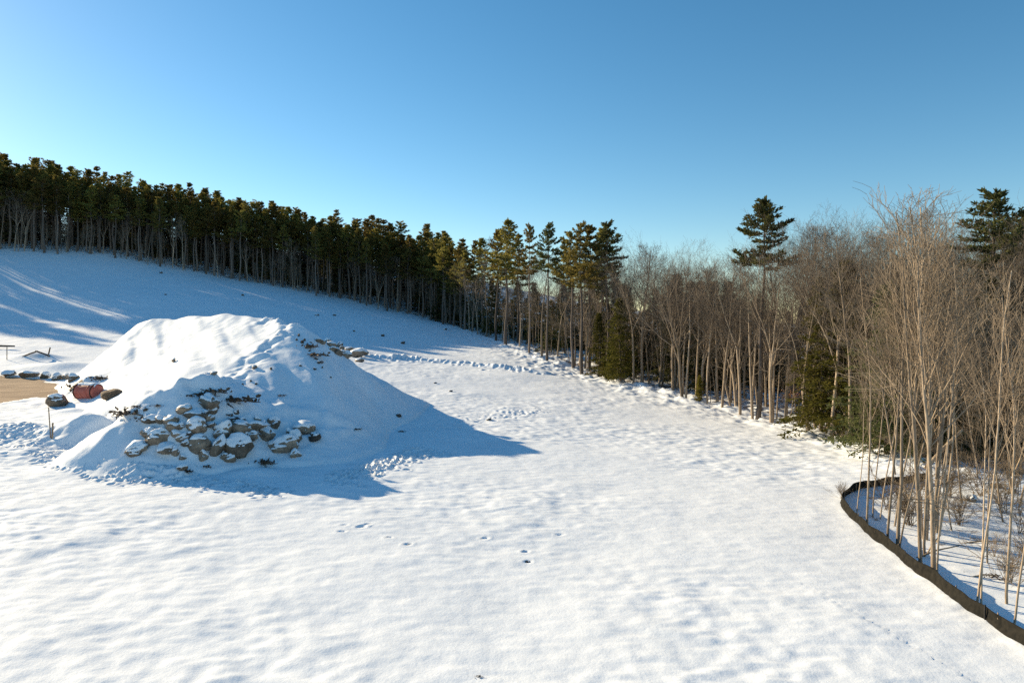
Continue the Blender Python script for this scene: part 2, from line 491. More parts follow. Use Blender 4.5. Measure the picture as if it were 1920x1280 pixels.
rng = np.random.default_rng(5)
def stamp(cx, cy, r, depth, rim=.35, e=1.0, ang=0.0):
    i0, i1 = np.searchsorted(GX, [cx - 3 * r, cx + 3 * r]); j0, j1 = np.searchsorted(GY, [cy - 3 * r, cy + 3 * r])
    if i1 <= i0 or j1 <= j0: return
    x = XX[j0:j1, i0:i1] - cx; y = YY[j0:j1, i0:i1] - cy
    c, s = math.cos(ang), math.sin(ang)
    q = np.hypot((x * c + y * s) / e, (-x * s + y * c)) / r
    Z[j0:j1, i0:i1] += -depth * np.exp(-q ** 4) + rim * depth * np.exp(-((q - 1.5) / .4) ** 2)
def trail(pxs, n, wid, r, depth):
    P = [at(*p) for p in pxs]
    for _ in range(n):
        k = rng.integers(len(P) - 1); t = rng.random()
        p = P[k].lerp(P[k + 1], t)
        stamp(p.x + rng.normal() * wid, p.y + rng.normal() * wid, r * rng.uniform(.75, 1.25), depth * rng.uniform(.6, 1.3), .4, rng.uniform(1, 1.6), rng.random() * 3)
trail([(-30, 822), (60, 840), (130, 856), (240, 878), (330, 890), (430, 905), (520, 925)], 420, .7, .13, .09)
trail([(20, 800), (50, 815)], 70, 1.0, .15, .10)
trail([(640, 900), (690, 880), (740, 862), (790, 838)], 300, .7, .15, .11)
trail([(760, 858), (830, 850)], 60, .6, .14, .08)
trail([(800, 815), (880, 790), (940, 778), (1010, 770)], 170, 1.0, .15, .055)
trail([(700, 668), (820, 676), (1000, 697)], 140, 1.4, .35, .16)
for px, py, r, d in [(678, 987, .13, .13), (689, 983, .1, .10), (641, 996, .11, .08), (646, 984, .10, .06), (730, 1007, .09, .09), (765, 1019, .11, .1), (910, 1007, .1, .11), (985, 1030, .11, .1), (990, 1048, .11, .1), (1050, 1000, .13, .05)]:
    p = at(px, py); stamp(p.x, p.y, r, d, .3, 1.6, rng.random())
for k in range(26):                                   # animal track crossing the lower right
    t = k / 25; p = at(1505 + t * 330, 1095 + t * 185)
    stamp(p.x + rng.normal() * .06, p.y, .1, .025, .5)
ROAD = [tuple(at(px, py)[:2]) for px, py in [(-250, 701), (-120, 702), (0, 705), (40, 707), (80, 710), (125, 714), (158, 722), (146, 732), (112, 739), (60, 745), (0, 756), (-120, 782), (-250, 808)]]
ROADIN = inside_poly(XX, YY, ROAD)
Z = np.where(ROADIN, ZB - .25, Z)
nx, ny = len(GX), len(GY)
ii = (np.arange(ny - 1)[:, None] * nx + np.arange(nx - 1)[None]).reshape(-1)
gmb = MB()
gmb.add(np.stack([XX, YY, Z], -1), np.stack([ii, ii + 1, ii + nx + 1, ii + nx], -1))
gme = gmb.mesh("snow_ground", M_SNOW)
lit = np.where(inside_poly(XX, YY, FOREST_POLY), .52, 0.0)
qe, _t = poly_dist(XX, YY, EDGE_XY)
lit = np.where(lit > 0, lit * smoothstep(0, 3, qe), 0)
lit = np.maximum(lit, np.where(inside_poly(XX, YY, SILT_POLY), .40 + .05 * fbm(XX, YY, 3, 88, 2), 0))
lit = np.maximum(lit, .34 * np.exp(-((qe - 2) / 3) ** 2) * smoothstep(60, 100, YY) * smoothstep(-60, -10, XX))
attr = gme.attributes.new("litter", 'FLOAT', 'POINT')
attr.data.foreach_set("value", lit.reshape(-1).astype(np.float32))
tag(obj("snow_ground", gme), "snow covered field rising to a wooded hillside", kind="structure")

# dirt road at the left edge
rx = np.arange(-110, -40, .22); ry = np.arange(48, 86, .22)
RX, RY = np.meshgrid(rx, ry)
wob = .5 * fbm(RX, RY, 1.2, 61, 3)
RM = inside_poly(RX + wob, RY + wob, ROAD)
RZ = base_height(RX, RY) + .02 + .05 * fbm(RX * .4, RY * 1.5, 2, 66, 3)
n_ = len(rx); ii = (np.arange(len(ry) - 1)[:, None] * n_ + np.arange(n_ - 1)[None]).reshape(-1)
Q = np.stack([ii, ii + 1, ii + n_ + 1, ii + n_], -1)
Q = Q[RM.reshape(-1)[Q].all(1)]
rmb = MB()
used, inv = np.unique(Q, return_inverse=True)
rmb.add(np.stack([RX, RY, RZ], -1).reshape(-1, 3)[used], inv.reshape(Q.shape))
tag(obj("dirt_road", rmb.mesh("dirt_road", M_ROAD)), "bare sandy brown dirt road curving in from the side", kind="structure")

# ------------------------------------------------------------------ the earth mound
mx_ = np.arange(-58, 6, .17); my_ = np.arange(33, 100, .17)
MX, MY = np.meshgrid(mx_, my_)
G0 = base_height(MX, MY); MH = mound_height(MX, MY)
S0 = smax(G0, MH, .6)
h = S0 - G0
core = smoothstep(.3, 2.5, h)
ribs = noise(MX * 1.0 + MY * .55, MY * .10 - MX * .05, 1.5, 91) + .6 * noise(MX + MY * .55, MY * .12, .7, 92)
S1 = S0 + core * (.26 * ribs + .20 * fbm(MX, MY, 4.0, 93, 2) + .05 * fbm(MX, MY, .9, 94, 2)) + smoothstep(.05, 1.2, h) * smoothstep(53, 49, MY) * (.55 * fbm(MX, MY, 2.2, 97, 3) + .3 * np.abs(fbm(MX, MY, 1.1, 98, 2)))
# crumbly broken crest
cd, _t = poly_dist(MX, MY, [(s[0], s[1]) for s in SPINE[4:]])
S1 += np.exp(-(cd / 1.1) ** 2) * .6 * fbm(MX, MY, 1.0, 95, 3)
S1 += detail(MX, MY) * (1 - .6 * core)
jit = G0 + detail(MX, MY)
S1 = np.where(h < .25, S1 * smoothstep(.16, .25, h) + (jit - .08 + .3 * h) * (1 - smoothstep(.16, .25, h)), S1)
n_ = len(mx_); ii = (np.arange(len(my_) - 1)[:, None] * n_ + np.arange(n_ - 1)[None]).reshape(-1)
Q = np.stack([ii, ii + 1, ii + n_ + 1, ii + n_], -1)
Q = Q[(h.reshape(-1)[Q] > .12).any(1)]
used, inv = np.unique(Q, return_inverse=True)
mm = MB(); mm.add(np.stack([MX, MY, S1], -1).reshape(-1, 3)[used], inv.reshape(Q.shape))
tag(obj("earth_mound", mm.mesh("earth_mound", M_SNOWCAP)), "large snow covered earth mound with a sunlit ribbed face and shaded flank", "mound")
# exact visible height of mound or ground, for things that rest on it
from bisect import bisect_left
def gridz(GXa, GYa, ZZ, x, y):
    i = min(max(bisect_left(GXa, x) - 1, 0), len(GXa) - 2); j = min(max(bisect_left(GYa, y) - 1, 0), len(GYa) - 2)
    fx = (x - GXa[i]) / (GXa[i + 1] - GXa[i]); fy = (y - GYa[j]) / (GYa[j + 1] - GYa[j])
    return float((ZZ[j, i] * (1 - fx) + ZZ[j, i + 1] * fx) * (1 - fy) + (ZZ[j + 1, i] * (1 - fx) + ZZ[j + 1, i + 1] * fx) * fy)
GXl, GYl, mxl, myl = list(GX), list(GY), list(mx_), list(my_)
def topz(x, y):
    z = gridz(GXl, GYl, Z, x, y)
    if mx_[0] < x < mx_[-1] and my_[0] < y < my_[-1] and gridz(mxl, myl, h, x, y) > .15:
        z = max(z, gridz(mxl, myl, S1, x, y))
    return z
def on(px, py):
    p = at(px, py)
    return Vector((p.x, p.y, topz(p.x, p.y)))

# ------------------------------------------------------------------ tree makers
def rvec(rng):
    v = rng.normal(size=3); return v / np.linalg.norm(v)
def perp(d, rng):
    v = rvec(rng); v = v - d * v.dot(d)
    return v / (np.linalg.norm(v) + 1e-9)
class Woody:
    def __init__(s, rng):
        s.rng = rng; s.thick = []; s.p0 = []; s.p1 = []; s.r0 = []; s.r1 = []
    def branch(s, p, d, L, r0, r1, n, wob, up):
        rng = s.rng; pts = [p.copy()]; dirs = [d.copy()]; st = L / n
        for i in range(n):
            d = d + rng.normal(size=3) * wob + np.array([0, 0, up])
            d /= np.linalg.norm(d)
            p = p + d * st
            pts.append(p.copy()); dirs.append(d.copy())
        rad = np.linspace(r0, r1, n + 1)
        if r0 > .028:
            s.thick.append((np.array(pts), rad))
        else:
            for i in range(n):
                s.p0.append(pts[i]); s.p1.append(pts[i + 1]); s.r0.append(rad[i]); s.r1.append(rad[i + 1])
        return pts, dirs, rad
    def ramify(s, pts, dirs, rad, L, lvl, counts, ang, up, tmin):
        if lvl >= len(counts): return
        rng = s.rng; n = len(pts) - 1
        for k in range(counts[lvl]):
            t = tmin + (1 - tmin) * (k + rng.random()) / counts[lvl]
            f = t * n; i = min(int(f), n - 1); a = f - i
            p = pts[i] * (1 - a) + pts[i + 1] * a
            d = dirs[i + 1]
            an = ang * rng.uniform(.65, 1.3)
            nd = d * math.cos(an) + perp(d, rng) * math.sin(an)
            l = L * (.34 + .34 * (1 - t)) * rng.uniform(.7, 1.25)
            if lvl == len(counts) - 1: l = min(l, 1.6)
            r = max(min((rad[i] * (1 - a) + rad[i + 1] * a) * .55, .02 * l + .004), .0075)
            ns = 4 if lvl == 0 else (3 if lvl < len(counts) - 1 else 2)
            q = s.branch(p, nd, l, r, max(r * .35, .005), ns, .11, up)
            s.ramify(*q, l, lvl + 1, counts, ang, up, .2)

def merge(thick, k=5):
    m = MB()
    for P, R in thick:
        kk = 8 if R[0] > .12 else (6 if R[0] > .06 else 4)
        m.tube(P, R, kk, cap=False)
    return m

def bare_tree(seed, H, r0, fork, spread, nlimb, counts=(8, 6, 5), habit='vase', twig=None, low=6):
    rng = np.random.default_rng(seed); w = Woody(rng)
    up = np.array([0, 0, 1.0])
    if habit == 'vase':
        pts, dirs, rad = w.branch(np.array([0, 0, -.4]), up + rng.normal(size=3) * .03, H * fork, r0, r0 * .72, 8, .035, .03)
        trunk = w.thick[:]; w.thick = []
        a0 = rng.random() * 6.3
        for k in range(nlimb):
            a = a0 + k * 6.283 / nlimb + rng.normal() * .3
            sp = spread * rng.uniform(.5, 1.2)
            d = np.array([math.cos(a) * math.sin(sp), math.sin(a) * math.sin(sp), math.cos(sp)])
            l = H * (1 - fork) * rng.uniform(.85, 1.08) / math.cos(sp * .6)
            base = pts[-1] if k < 2 else pts[-1 - rng.integers(0, 3)]
            rr = r0 * .72 * rng.uniform(.5, .75)
            q = w.branch(base, d, l, rr, .012, 9, .07, .035)
            trunk.append(w.thick.pop()) if rr > .028 else None
            w.ramify(*q, l, 0, counts, .62, .05, .16)
        # a few low side branches
        for k in range(rng.integers(2, 5)):
            i = rng.integers(3, 8); a = rng.random() * 6.3
            d = np.array([math.cos(a), math.sin(a), .35])
            q = w.branch(pts[i], d / np.linalg.norm(d), rng.uniform(1.5, 3.5), .035, .01, 4, .15, .05)
            w.ramify(*q, 2.5, 0, (4, 4), .7, .03, .3)
    elif habit == 'straight':
        pts, dirs, rad = w.branch(np.array([0, 0, -.4]), up + rng.normal(size=3) * .03, H, r0, .02, 14, .03, .03)
        trunk = w.thick[:]; w.thick = []
        for k in range(nlimb):
            t = fork + (1 - fork) * ((k + rng.random()) / nlimb) * .97
            f = t * 14; i = int(f); a = rng.random() * 6.3; sp = spread * rng.uniform(.7, 1.3)
            d = np.array([math.cos(a) * math.sin(sp), math.sin(a) * math.sin(sp), math.cos(sp)])
            l = H * (.13 + .22 * (1 - t) / (1 - fork)) * rng.uniform(.6, 1.2)
            q = w.branch(pts[i], d, l, min(rad[i] * .5, .02 * l), .009, 6, .1, .05)
            w.ramify(*q, l, 0, counts, .65, .04, .2)
        for k in range(low):
            i = rng.integers(1, max(3, int(14 * fork) + 1)); a = rng.random() * 6.3
            d = np.array([math.cos(a), math.sin(a), .25])
            q = w.branch(pts[i], d / np.linalg.norm(d), rng.uniform(.8, 2.6), .026, .008, 4, .15, .03)
            w.ramify(*q, 1.8, 0, (4, 2), .7, .03, .3)
    tm = merge(trunk)
    cm = merge(w.thick)
    cm.segs(w.p0, w.p1, w.r0, w.r1, 3)
    H = float(np.percentile(np.array(w.p1)[:, 2], 99.6))
    return [("trunk", tm.mesh("bare_trunk", M_BARK)), ("crown", cm.mesh("bare_crown", twig or M_TWIG))], H

def brushwood(seed, H, n, twig):
    rng = np.random.default_rng(seed); w = Woody(rng)
    for k in range(n):
        a = rng.random() * 6.3; sp = abs(rng.normal()) * .45
        d = np.array([math.cos(a) * math.sin(sp), math.sin(a) * math.sin(sp), math.cos(sp)])
        l = H * rng.uniform(.5, 1.0)
        p = np.array([rng.normal() * .18 * H * .3, rng.normal() * .18 * H * .3, -.1])
        q = w.branch(p, d, l, rng.uniform(.012, .027), .006, 6, .12, .03)
        w.ramify(*q, l, 0, (6, 4), .6, .03, .25)
    m = merge(w.thick); m.segs(w.p0, w.p1, w.r0, w.r1, 3)
    return m.mesh("brushwood", twig)

def conifer(seed, H, cb, R, leaf, style='pine', whorl=.62, dens=1.0, top=1.0):
    rng = np.random.default_rng(seed)
    t_ = MB(); n = 12
    lean = rng.normal(size=2) * .012
    zz = np.linspace(-.4, H, n + 1)
    P = np.stack([lean[0] * zz + .12 * np.sin(zz * .5 + seed), lean[1] * zz + .12 * np.cos(zz * .4 + seed), zz], 1)
    P -= np.array([P[0, 0], P[0, 1], 0])
    r0 = .0125 * H
    t_.tube(P, np.linspace(r0, .03, n + 1), 8, cap=False)
    def stem(z):
        return np.array([np.interp(z, zz, P[:, 0]), np.interp(z, zz, P[:, 1]), z])
    # dead stubs below the crown
    if style != 'hemlock':
        p0, p1, a0, a1 = [], [], [], []
        for k in range(int(46)):
            z = rng.uniform(.16, cb + .06) * H; a = rng.random() * 6.3
            l = rng.uniform(.5, 2.3); d = np.array([math.cos(a), math.sin(a), rng.uniform(-.25, .2)])
            s = stem(z); p = s + d * l * .55; e = p + (d + np.array([0, 0, rng.normal() * .25])) * l * .45
            p0 += [s, p]; p1 += [p, e]; a0 += [.03, .02]; a1 += [.02, .008]
            for q in range(2):
                p0.append(s + (p - s) * rng.random()); p1.append(p0[-1] + (d * .5 + rvec(rng) * .6) * l * .4); a0.append(.012); a1.append(.006)
        t_.segs(p0, p1, a0, a1, 3)
    C, D, L = [], [], []
    b0, b1, br0, br1 = [], [], [], []
    z = cb * H
    while z < H * .985:
        t = (z / H - cb) / (1 - cb)
        if style == 'pine':
            shape = (min(1, .5 + t * 2.2)) * (1 - t) ** .95 + .09
            elev = -.08 + .95 * t ** 1.4
        elif style == 'open':
            shape = (.75 + .25 * math.sin(t * 9 + seed)) * (1 - t) ** .6 + .07
            elev = -.02 + .8 * t ** 1.8
        else:
            shape = (1 - t) ** .85 + .03
            elev = -.12 + .5 * t
        nb = int(rng.integers(4, 7))
        a0_ = rng.random() * 6.3
        for k in range(nb):
            a = a0_ + k * 6.283 / nb + rng.normal() * .25
            l = R * shape * rng.uniform(.45, 1.3)
            if rng.random() < .12: l *= .4
            el = elev + rng.normal() * .12
            d = np.array([math.cos(a) * math.cos(el), math.sin(a) * math.cos(el), math.sin(el)])
            s = stem(z + rng.normal() * .12)
            m = max(3, int(l / .45)); prev = s
            curl = (.05 if style != 'hemlock' else -.035)
            side = np.array([-math.sin(a), math.cos(a), 0])
            for j in range(1, m + 1):
                d = d + np.array([0, 0, curl]) + rng.normal(size=3) * .05; d /= np.linalg.norm(d)
                q = prev + d * (l / m)
                b0.append(prev); b1.append(q); br0.append(.035 * (1 - (j - 1) / m) + .008); br1.append(.035 * (1 - j / m) + .008)
                u = j / m
                if u > (.3 if style != 'hemlock' else .12):
                    ll = l * .36 * (1.15 - u) + .22
                    for sg in (-1, 1):
                        ld = d * .75 + side * sg * rng.uniform(.6, 1.1) + np.array([0, 0, rng.normal() * .15 + (.12 if style != 'hemlock' else -.12)])
                        ld /= np.linalg.norm(ld)
                        nt_ = max(1, int(ll / .3 * dens))
                        for y in range(nt_):
                            C.append(q + ld * ll * (y + rng.random()) / nt_); D.append(ld)
                    C.append(q); D.append(d)
                prev = q
            C.append(prev); D.append(d)
        z += whorl * rng.uniform(.7, 1.3) * (1 - (.35 if style == 'hemlock' else -.1) * t)
    for k in range(10):
        C.append(stem(H - .12 * k)); D.append(np.array([0, 0, 1.0]))
    C = np.array(C); D = np.array(D)
    nb = 6 if style != 'hemlock' else 5
    CC = np.repeat(C, nb, 0); DD = np.repeat(D, nb, 0)
    DD = DD * (1.0 if style != 'hemlock' else .7) + rng.normal(size=DD.shape) * (.42 if style != 'hemlock' else .55) + np.array([0, 0, .22 if style != 'hemlock' else -.15])
    CC = CC + rng.normal(size=CC.shape) * .07
    ll = rng.uniform(.25, .55, len(CC)) if style != 'hemlock' else rng.uniform(.16, .34, len(CC))
    c_ = MB()
    c_.blades(CC, DD, ll, ll * rng.uniform(.22, .36, len(CC)), rng)
    t_.segs(b0, b1, br0, br1, 3)
    return [("trunk", t_.mesh("conifer_trunk", M_PINEBARK)), ("crown", c_.mesh("conifer_crown", leaf))], H

PINES = [conifer(101 + i, 24, cb, R, M_PINE, 'pine', .74) for i, (cb, R) in enumerate([(.58, 3.5), (.54, 3.9), (.62, 3.3), (.55, 4.0), (.64, 3.6)])]
OPENS = [conifer(131 + i, 25, cb, R, M_PINE, 'open', .85) for i, (cb, R) in enumerate([(.58, 4.3), (.62, 3.9), (.66, 4.6)])]
EMERGENT = [conifer(141, 25, .70, 4.1, M_DARKPINE, 'open', .62, 1.15), conifer(142, 25, .66, 4.2, M_DARKPINE, 'open', .66, 1.15)]
HEMS = [conifer(151 + i, 15, .10, R, M_HEMLOCK, 'hemlock', .42) for i, R in enumerate([2.9, 2.5, 3.2])]
DARKHEMS = [conifer(161 + i, 15, .08, R, M_DARKPINE, 'hemlock', .42) for i, R in enumerate([3.0, 3.4])]
YOUNGFIR = [conifer(171, 6, .04, 1.3, M_YELLOWFIR, 'hemlock', .3)]
VASES = [bare_tree(201, 21, .25, .42, .42, 4), bare_tree(202, 21, .22, .50, .38, 3), bare_tree(203, 21, .28, .36, .50, 5, (8, 7, 5)), bare_tree(204, 21, .20, .46, .34, 3, (8, 7, 5)), bare_tree(205, 21, .24, .30, .36, 3, (9, 7, 5))]
SLIMS = [bare_tree(221 + i, 18, r, f, s, n, (7, 5, 3), 'straight') for i, (r, f, s, n) in enumerate([(.18, .45, .75, 14), (.16, .52, .65, 13), (.20, .42, .8, 16), (.17, .5, .6, 13)])]
WHIPS = [bare_tree(241 + i, 14, r, f, s, n, (5, 3), 'straight', M_PALE_TWIG, 1) for i, (r, f, s, n) in enumerate([(.062, .36, .32, 15), (.05, .42, .36, 12), (.075, .36, .30, 17), (.056, .48, .40, 13)])]
THICKET = [bare_tree(251 + i, 12, r, f, s, n, (6, 4, 2), 'straight', M_PALE_TWIG, 3) for i, (r, f, s, n) in enumerate([(.07, .2, .6, 17), (.06, .15, .7, 15), (.08, .25, .55, 18)])]
SHRUBS = [brushwood(261 + i, 2.2, n, M_PALE_TWIG) for i, n in enumerate([16, 12, 20])]

R = random.Random(11)
def plant(proto, name, x, y, H, label, cat, group=None, lean=(0, 0), rz=None, z=None, wide=1.0):
    parts, H0 = proto
    s = H / H0
    o = empty(name, (x, y, (topz(x, y) if z is None else z) - .08), (lean[0], lean[1], R.random() * 6.28 if rz is None else rz), (s * wide, s * wide, s))
    tag(o, label, cat, group)
    for nm, me in parts:
        obj(nm, me, o)
    return o
def ground_xy(px, Y):
    return (px - 960) / F * Y, Y
def h_for(x, y, pytop):
    return CZ + (HOR - pytop) / F * y - topz(x, y)
def interp(tab, px):
    return float(np.interp(px, [t[0] for t in tab], [t[1] for t in tab]))
def edgeY(px):
    return float(np.interp(px, [e[0] for e in EDGE], [e[2] for e in EDGE]))

# ---------------------------------------------------------- left hillside pine wood
LTOP = [(-160, 270), (0, 296), (60, 303), (150, 322), (330, 352), (480, 380), (640, 407), (800, 436), (880, 452)]
def left_zone(px):
    if px < 240: return "at the slope's uphill end"
    if px < 560: return "above the large mound"
    return "at the slope's low end"
row_step = [3.2, 3.2, 3.3, 3.4, 3.8, 4.3, 5.0]
row_d = [1.0, 5.0, 9.5, 14.5, 20.0, 26.5, 34.0]
npine = 0
for r in range(7):
    px = -110.0
    while px < 880 - 6 * r:
        Y = edgeY(px) + row_d[r] + R.uniform(-2.2, 2.2)
        x, y = ground_xy(px, Y)
        want = interp(LTOP, px) + (34, 24, 15, 9, 4, 1, 0)[r] + R.uniform(-15, 17)
        H = min(max(h_for(x, y, want), 13), 29)
        if r == 0 and R.random() < .35:
            plant(R.choice(VASES + SLIMS), "bare_tree", x, y, H * R.uniform(.7, .86), "leafless grey tree fronting the dark pines " + left_zone(px), "tree", "leafless trees fronting the pine wood")
        else:
            what = "tall thin front row pine of the hillside wood " if r < 2 else "sunlit pine crown of the hillside wood "
            plant(R.choice(PINES + PINES + OPENS), "pine_tree", x, y, H, what + left_zone(px), "pine tree", "pines of the hillside wood", wide=R.uniform(1.0, 1.4))
            npine += 1
        px += row_step[r] * R.uniform(.75, 1.3) * F / Y
for k in range(150):                                                  # dark understorey
    px = R.uniform(-90, 870); Y = edgeY(px) + R.uniform(10, 46)
    x, y = ground_xy(px, Y)
    plant(R.choice(DARKHEMS), "hemlock_tree", x, y, R.uniform(9, 15), "dark hemlock under the hillside pines " + left_zone(px), "hemlock", "understorey hemlocks of the hillside wood", wide=R.uniform(1.1, 1.5))
for k in range(44):                                                  # deepest evergreens that close the wood
    px = -60 + 960 * ((k * .618034) % 1); Y = edgeY(px) + R.uniform(28, 46)
    x, y = ground_xy(px, Y)
    plant(R.choice(DARKHEMS), "hemlock_tree", x, y, max(6, h_for(x, y, interp(LTOP, px) + R.uniform(38, 60))), "dark hemlock under the hillside pines " + left_zone(px), "hemlock", "understorey hemlocks of the hillside wood", wide=R.uniform(1.2, 1.6))
for k in range(60):
    px = R.uniform(-40, 880); Y = edgeY(px) + R.uniform(-1.0, 4)
    x, y = ground_xy(px, Y)
    plant(R.choice(WHIPS + SLIMS), "sapling", x, y, R.uniform(4, 10), "thin leafless sapling along the shaded wood edge " + left_zone(px), "sapling", "saplings fronting the pine wood")
for k in range(32):                                                  # wood continuing uphill out of frame, it shades the slope
    px = R.uniform(-430, -115); Y = R.uniform(176, 240)
    x, y = ground_xy(px, Y)
    plant(R.choice(PINES), "pine_tree", x, y, R.uniform(22, 27), "pine of the hillside wood continuing uphill past the slope", "pine tree", "pines of the hillside wood")

# ---------------------------------------------------------- right-hand wood, known trees by their place in the photo
def known(kind, px, py, top, name, label, cat, **kw):
    p = on(px, py)
    H = max(h_for(p.x, p.y, top), 2)
    return plant(kind, name, p.x, p.y, H, label, cat, **kw)
known(PINES[1], 930, 640, 432, "pine_tree", "pine with pale bare trunk at the foot of the slope, beside a taller twin", "pine tree")
known(PINES[3], 948, 648, 412, "pine_tree", "tall full pointed pine where the hillside wood meets bare trees", "pine tree", wide=1.25)
known(OPENS[1], 992, 664, 424, "pine_tree", "narrow pointed pine between the full pine and the dark blue-green pine", "pine tree", wide=.8)
known(EMERGENT[1], 1026, 676, 420, "pine_tree", "dark blue-green pine with layered pointed top against the sky", "pine tree", wide=.8)
known(SLIMS[2], 1016, 669, 470, "dead_tree", "thick dead tree bristling with broken pale branches near the low end of the field", "tree")
known(OPENS[0], 1091, 706, 420, "pine_tree", "thick trunked pine with yellowish open crown at the field corner", "pine tree")
known(OPENS[2], 1075, 690, 436, "pine_tree", "pine with reddish lower trunk just behind the yellowish pine", "pine tree")
known(EMERGENT[1], 1140, 700, 418, "pine_tree", "dark flat topped pine crown beside the yellowish pine", "pine tree")
known(YOUNGFIR[0], 1146, 712, 640, "young_fir", "small bright yellow-green conifer on the snow edge", "young conifer")
known(YOUNGFIR[0], 1132, 706, 668, "young_fir", "smaller yellow-green conifer tucked under the bright one", "young conifer")
known(YOUNGFIR[0], 1310, 752, 705, "young_fir", "knee high green conifer in the snow among thin trunks", "young conifer")
known(VASES[3], 1188, 722, 455, "bare_tree", "slender forked leafless tree just right of the yellow-green conifer", "tree", lean=(0, -.05))
known(VASES[2], 1279, 745, 440, "bare_tree", "broad crowned leafless tree with thick trunk and rounded top", "tree")
known(SLIMS[0], 1286, 746, 500, "bare_tree", "dark thin trunk pressed against the broad crowned tree", "tree")
known(SLIMS[3], 1326, 755, 478, "bare_tree", "straight slender leafless tree between the broad crowned tree and emergent pine", "tree")
known(SLIMS[1], 1354, 766, 480, "bare_tree", "straight leafless tree left of the three trunks under the emergent pine", "tree")
known(VASES[1], 1388, 777, 470, "bare_tree", "leafless tree with twisted fork immediately left of the emergent pine", "tree", lean=(0, -.04))
known(EMERGENT[0], 1421, 786, 375, "pine_tree", "emergent pine with layered dark crown standing above the bare trees", "pine tree", lean=(0, -.015))
known(SLIMS[0], 1411, 785, 480, "bare_tree", "thin pale trunk hugging the emergent pine", "tree")
known(VASES[0], 1447, 792, 430, "bare_tree", "leafless tree right of the emergent pine with pale upright trunk", "tree")
known(VASES[4], 1516, 812, 385, "bare_tree", "big leafless tree leaning out over the snow with long forked limbs", "tree", lean=(0, -.10), rz=.6)
known(VASES[1], 1559, 825, 385, "bare_tree", "pale smooth leafless tree with high fork, in front of green hemlock", "tree", rz=1.2)
known(SLIMS[2], 1594, 833, 430, "bare_tree", "dark rough trunk just right of the pale smooth tree", "tree")
known(SLIMS[3], 1640, 845, 440, "bare_tree", "thin leafless tree at the end of the forest edge near the silt fence", "tree")
known(HEMS[0], 1574, 820, 490, "hemlock_tree", "green hemlock with hanging branches behind the pale smooth tree", "hemlock", wide=1.5)
known(HEMS[2], 1540, 815, 520, "hemlock_tree", "smaller green hemlock left of the hanging one", "hemlock")
known(HEMS[1], 1610, 826, 560, "hemlock_tree", "green hemlock close behind the dark rough trunk", "hemlock", wide=1.2)
known(HEMS[0], 1163, 717, 560, "hemlock_tree", "dense green hemlock rising behind the yellow-green conifer", "hemlock", wide=1.3)
known(HEMS[1], 1122, 709, 585, "hemlock_tree", "green hemlock right of the thick yellowish pine", "hemlock", wide=1.2)
x, y = ground_xy(1862, 58)
plant(EMERGENT[1], "pine_tree", x, y, h_for(x, y, 356), "large dark pine top behind the tan thicket above the silt fence", "pine tree", wide=1.15)
x, y = ground_xy(1945, 66)
plant(EMERGENT[0], "pine_tree", x, y, h_for(x, y, 390), "dark pine partly cut by the frame, next to the large pine top", "pine tree", wide=1.15)
p = on(1492, 772)
lf = MB(); rg = np.random.default_rng(77)
sc_ = rg.normal(size=(900, 3)) * np.array([.8, .8, .5]) + np.array([0, 0, 1.8])
lf.blades(sc_, rg.normal(size=sc_.shape) + np.array([0, 0, -.5]), rg.uniform(.1, .17, 900), rg.uniform(.06, .09, 900), rg)
bs = empty("beech_sapling", p); tag(bs, "beech sapling holding dry orange leaves under the trees", "sapling")
obj("crown", lf.mesh("orange_leaves", M_ORANGELEAF), bs); obj("trunk", SHRUBS[1], bs, scale=(.8, .8, 1.1))

RTOP = [(860, 452), (950, 468), (1050, 470), (1100, 462), (1200, 450), (1280, 444), (1345, 466), (1400, 470), (1470, 410), (1540, 392), (1600, 398), (1650, 418), (1700, 402), (1760, 385), (1850, 385), (2080, 380)]
def right_zone(px):
    if px < 1085: return "left of the yellowish pine"
    if px < 1270: return "between yellowish pine and broad crowned tree"
    if px < 1420: return "between broad crowned tree and emergent pine"
    if px < 1600: return "right of the emergent pine"
    return "behind the silt fence thicket"
for k in range(96):
    px = 880 + (2080 - 880) * ((k * .618034) % 1.0); d = 2.5 + 40 * R.random() ** 1.3
    Y = edgeY(px) + d
    x, y = ground_xy(px, Y)
    want = interp(RTOP, px) + R.uniform(-18, 42) + (32 if 1375 < px < 1460 else 0) + (18 if d < 6 else 0)
    H = min(max(h_for(x, y, want), 9), 26)
    plant(R.choice(VASES + VASES + SLIMS), "bare_tree", x, y, H, "leafless brown tree crowded " + right_zone(px), "tree", "leafless trees of the crowded wood", lean=(R.gauss(0, .03), R.gauss(0, .03)))
for k in range(17):
    px = 1200 + 440 * ((k * .618034 + .15) % 1.0); Y = edgeY(px) + R.uniform(1.0, 7.5)
    x, y = ground_xy(px, Y)
    plant(R.choice(SLIMS + SLIMS + VASES[3:]), "bare_tree", x, y, max(9, h_for(x, y, interp(RTOP, px) + R.uniform(25, 90))), "straight leafless trunk at the wood's edge " + right_zone(px), "tree", "leafless trunks along the wood edge", lean=(R.gauss(0, .025), R.gauss(0, .03)))
for k in range(110):
    px = 890 + (2060 - 890) * ((k * .754877 + .3) % 1.0); d = .5 + 16 * R.random()
    Y = edgeY(px) + d
    x, y = ground_xy(px, Y)
    plant(R.choice(SLIMS + WHIPS), "sapling", x, y, R.uniform(5, 13), "thin leafless sapling " + right_zone(px), "sapling", "saplings of the crowded wood", lean=(R.gauss(0, .05), R.gauss(0, .05)))
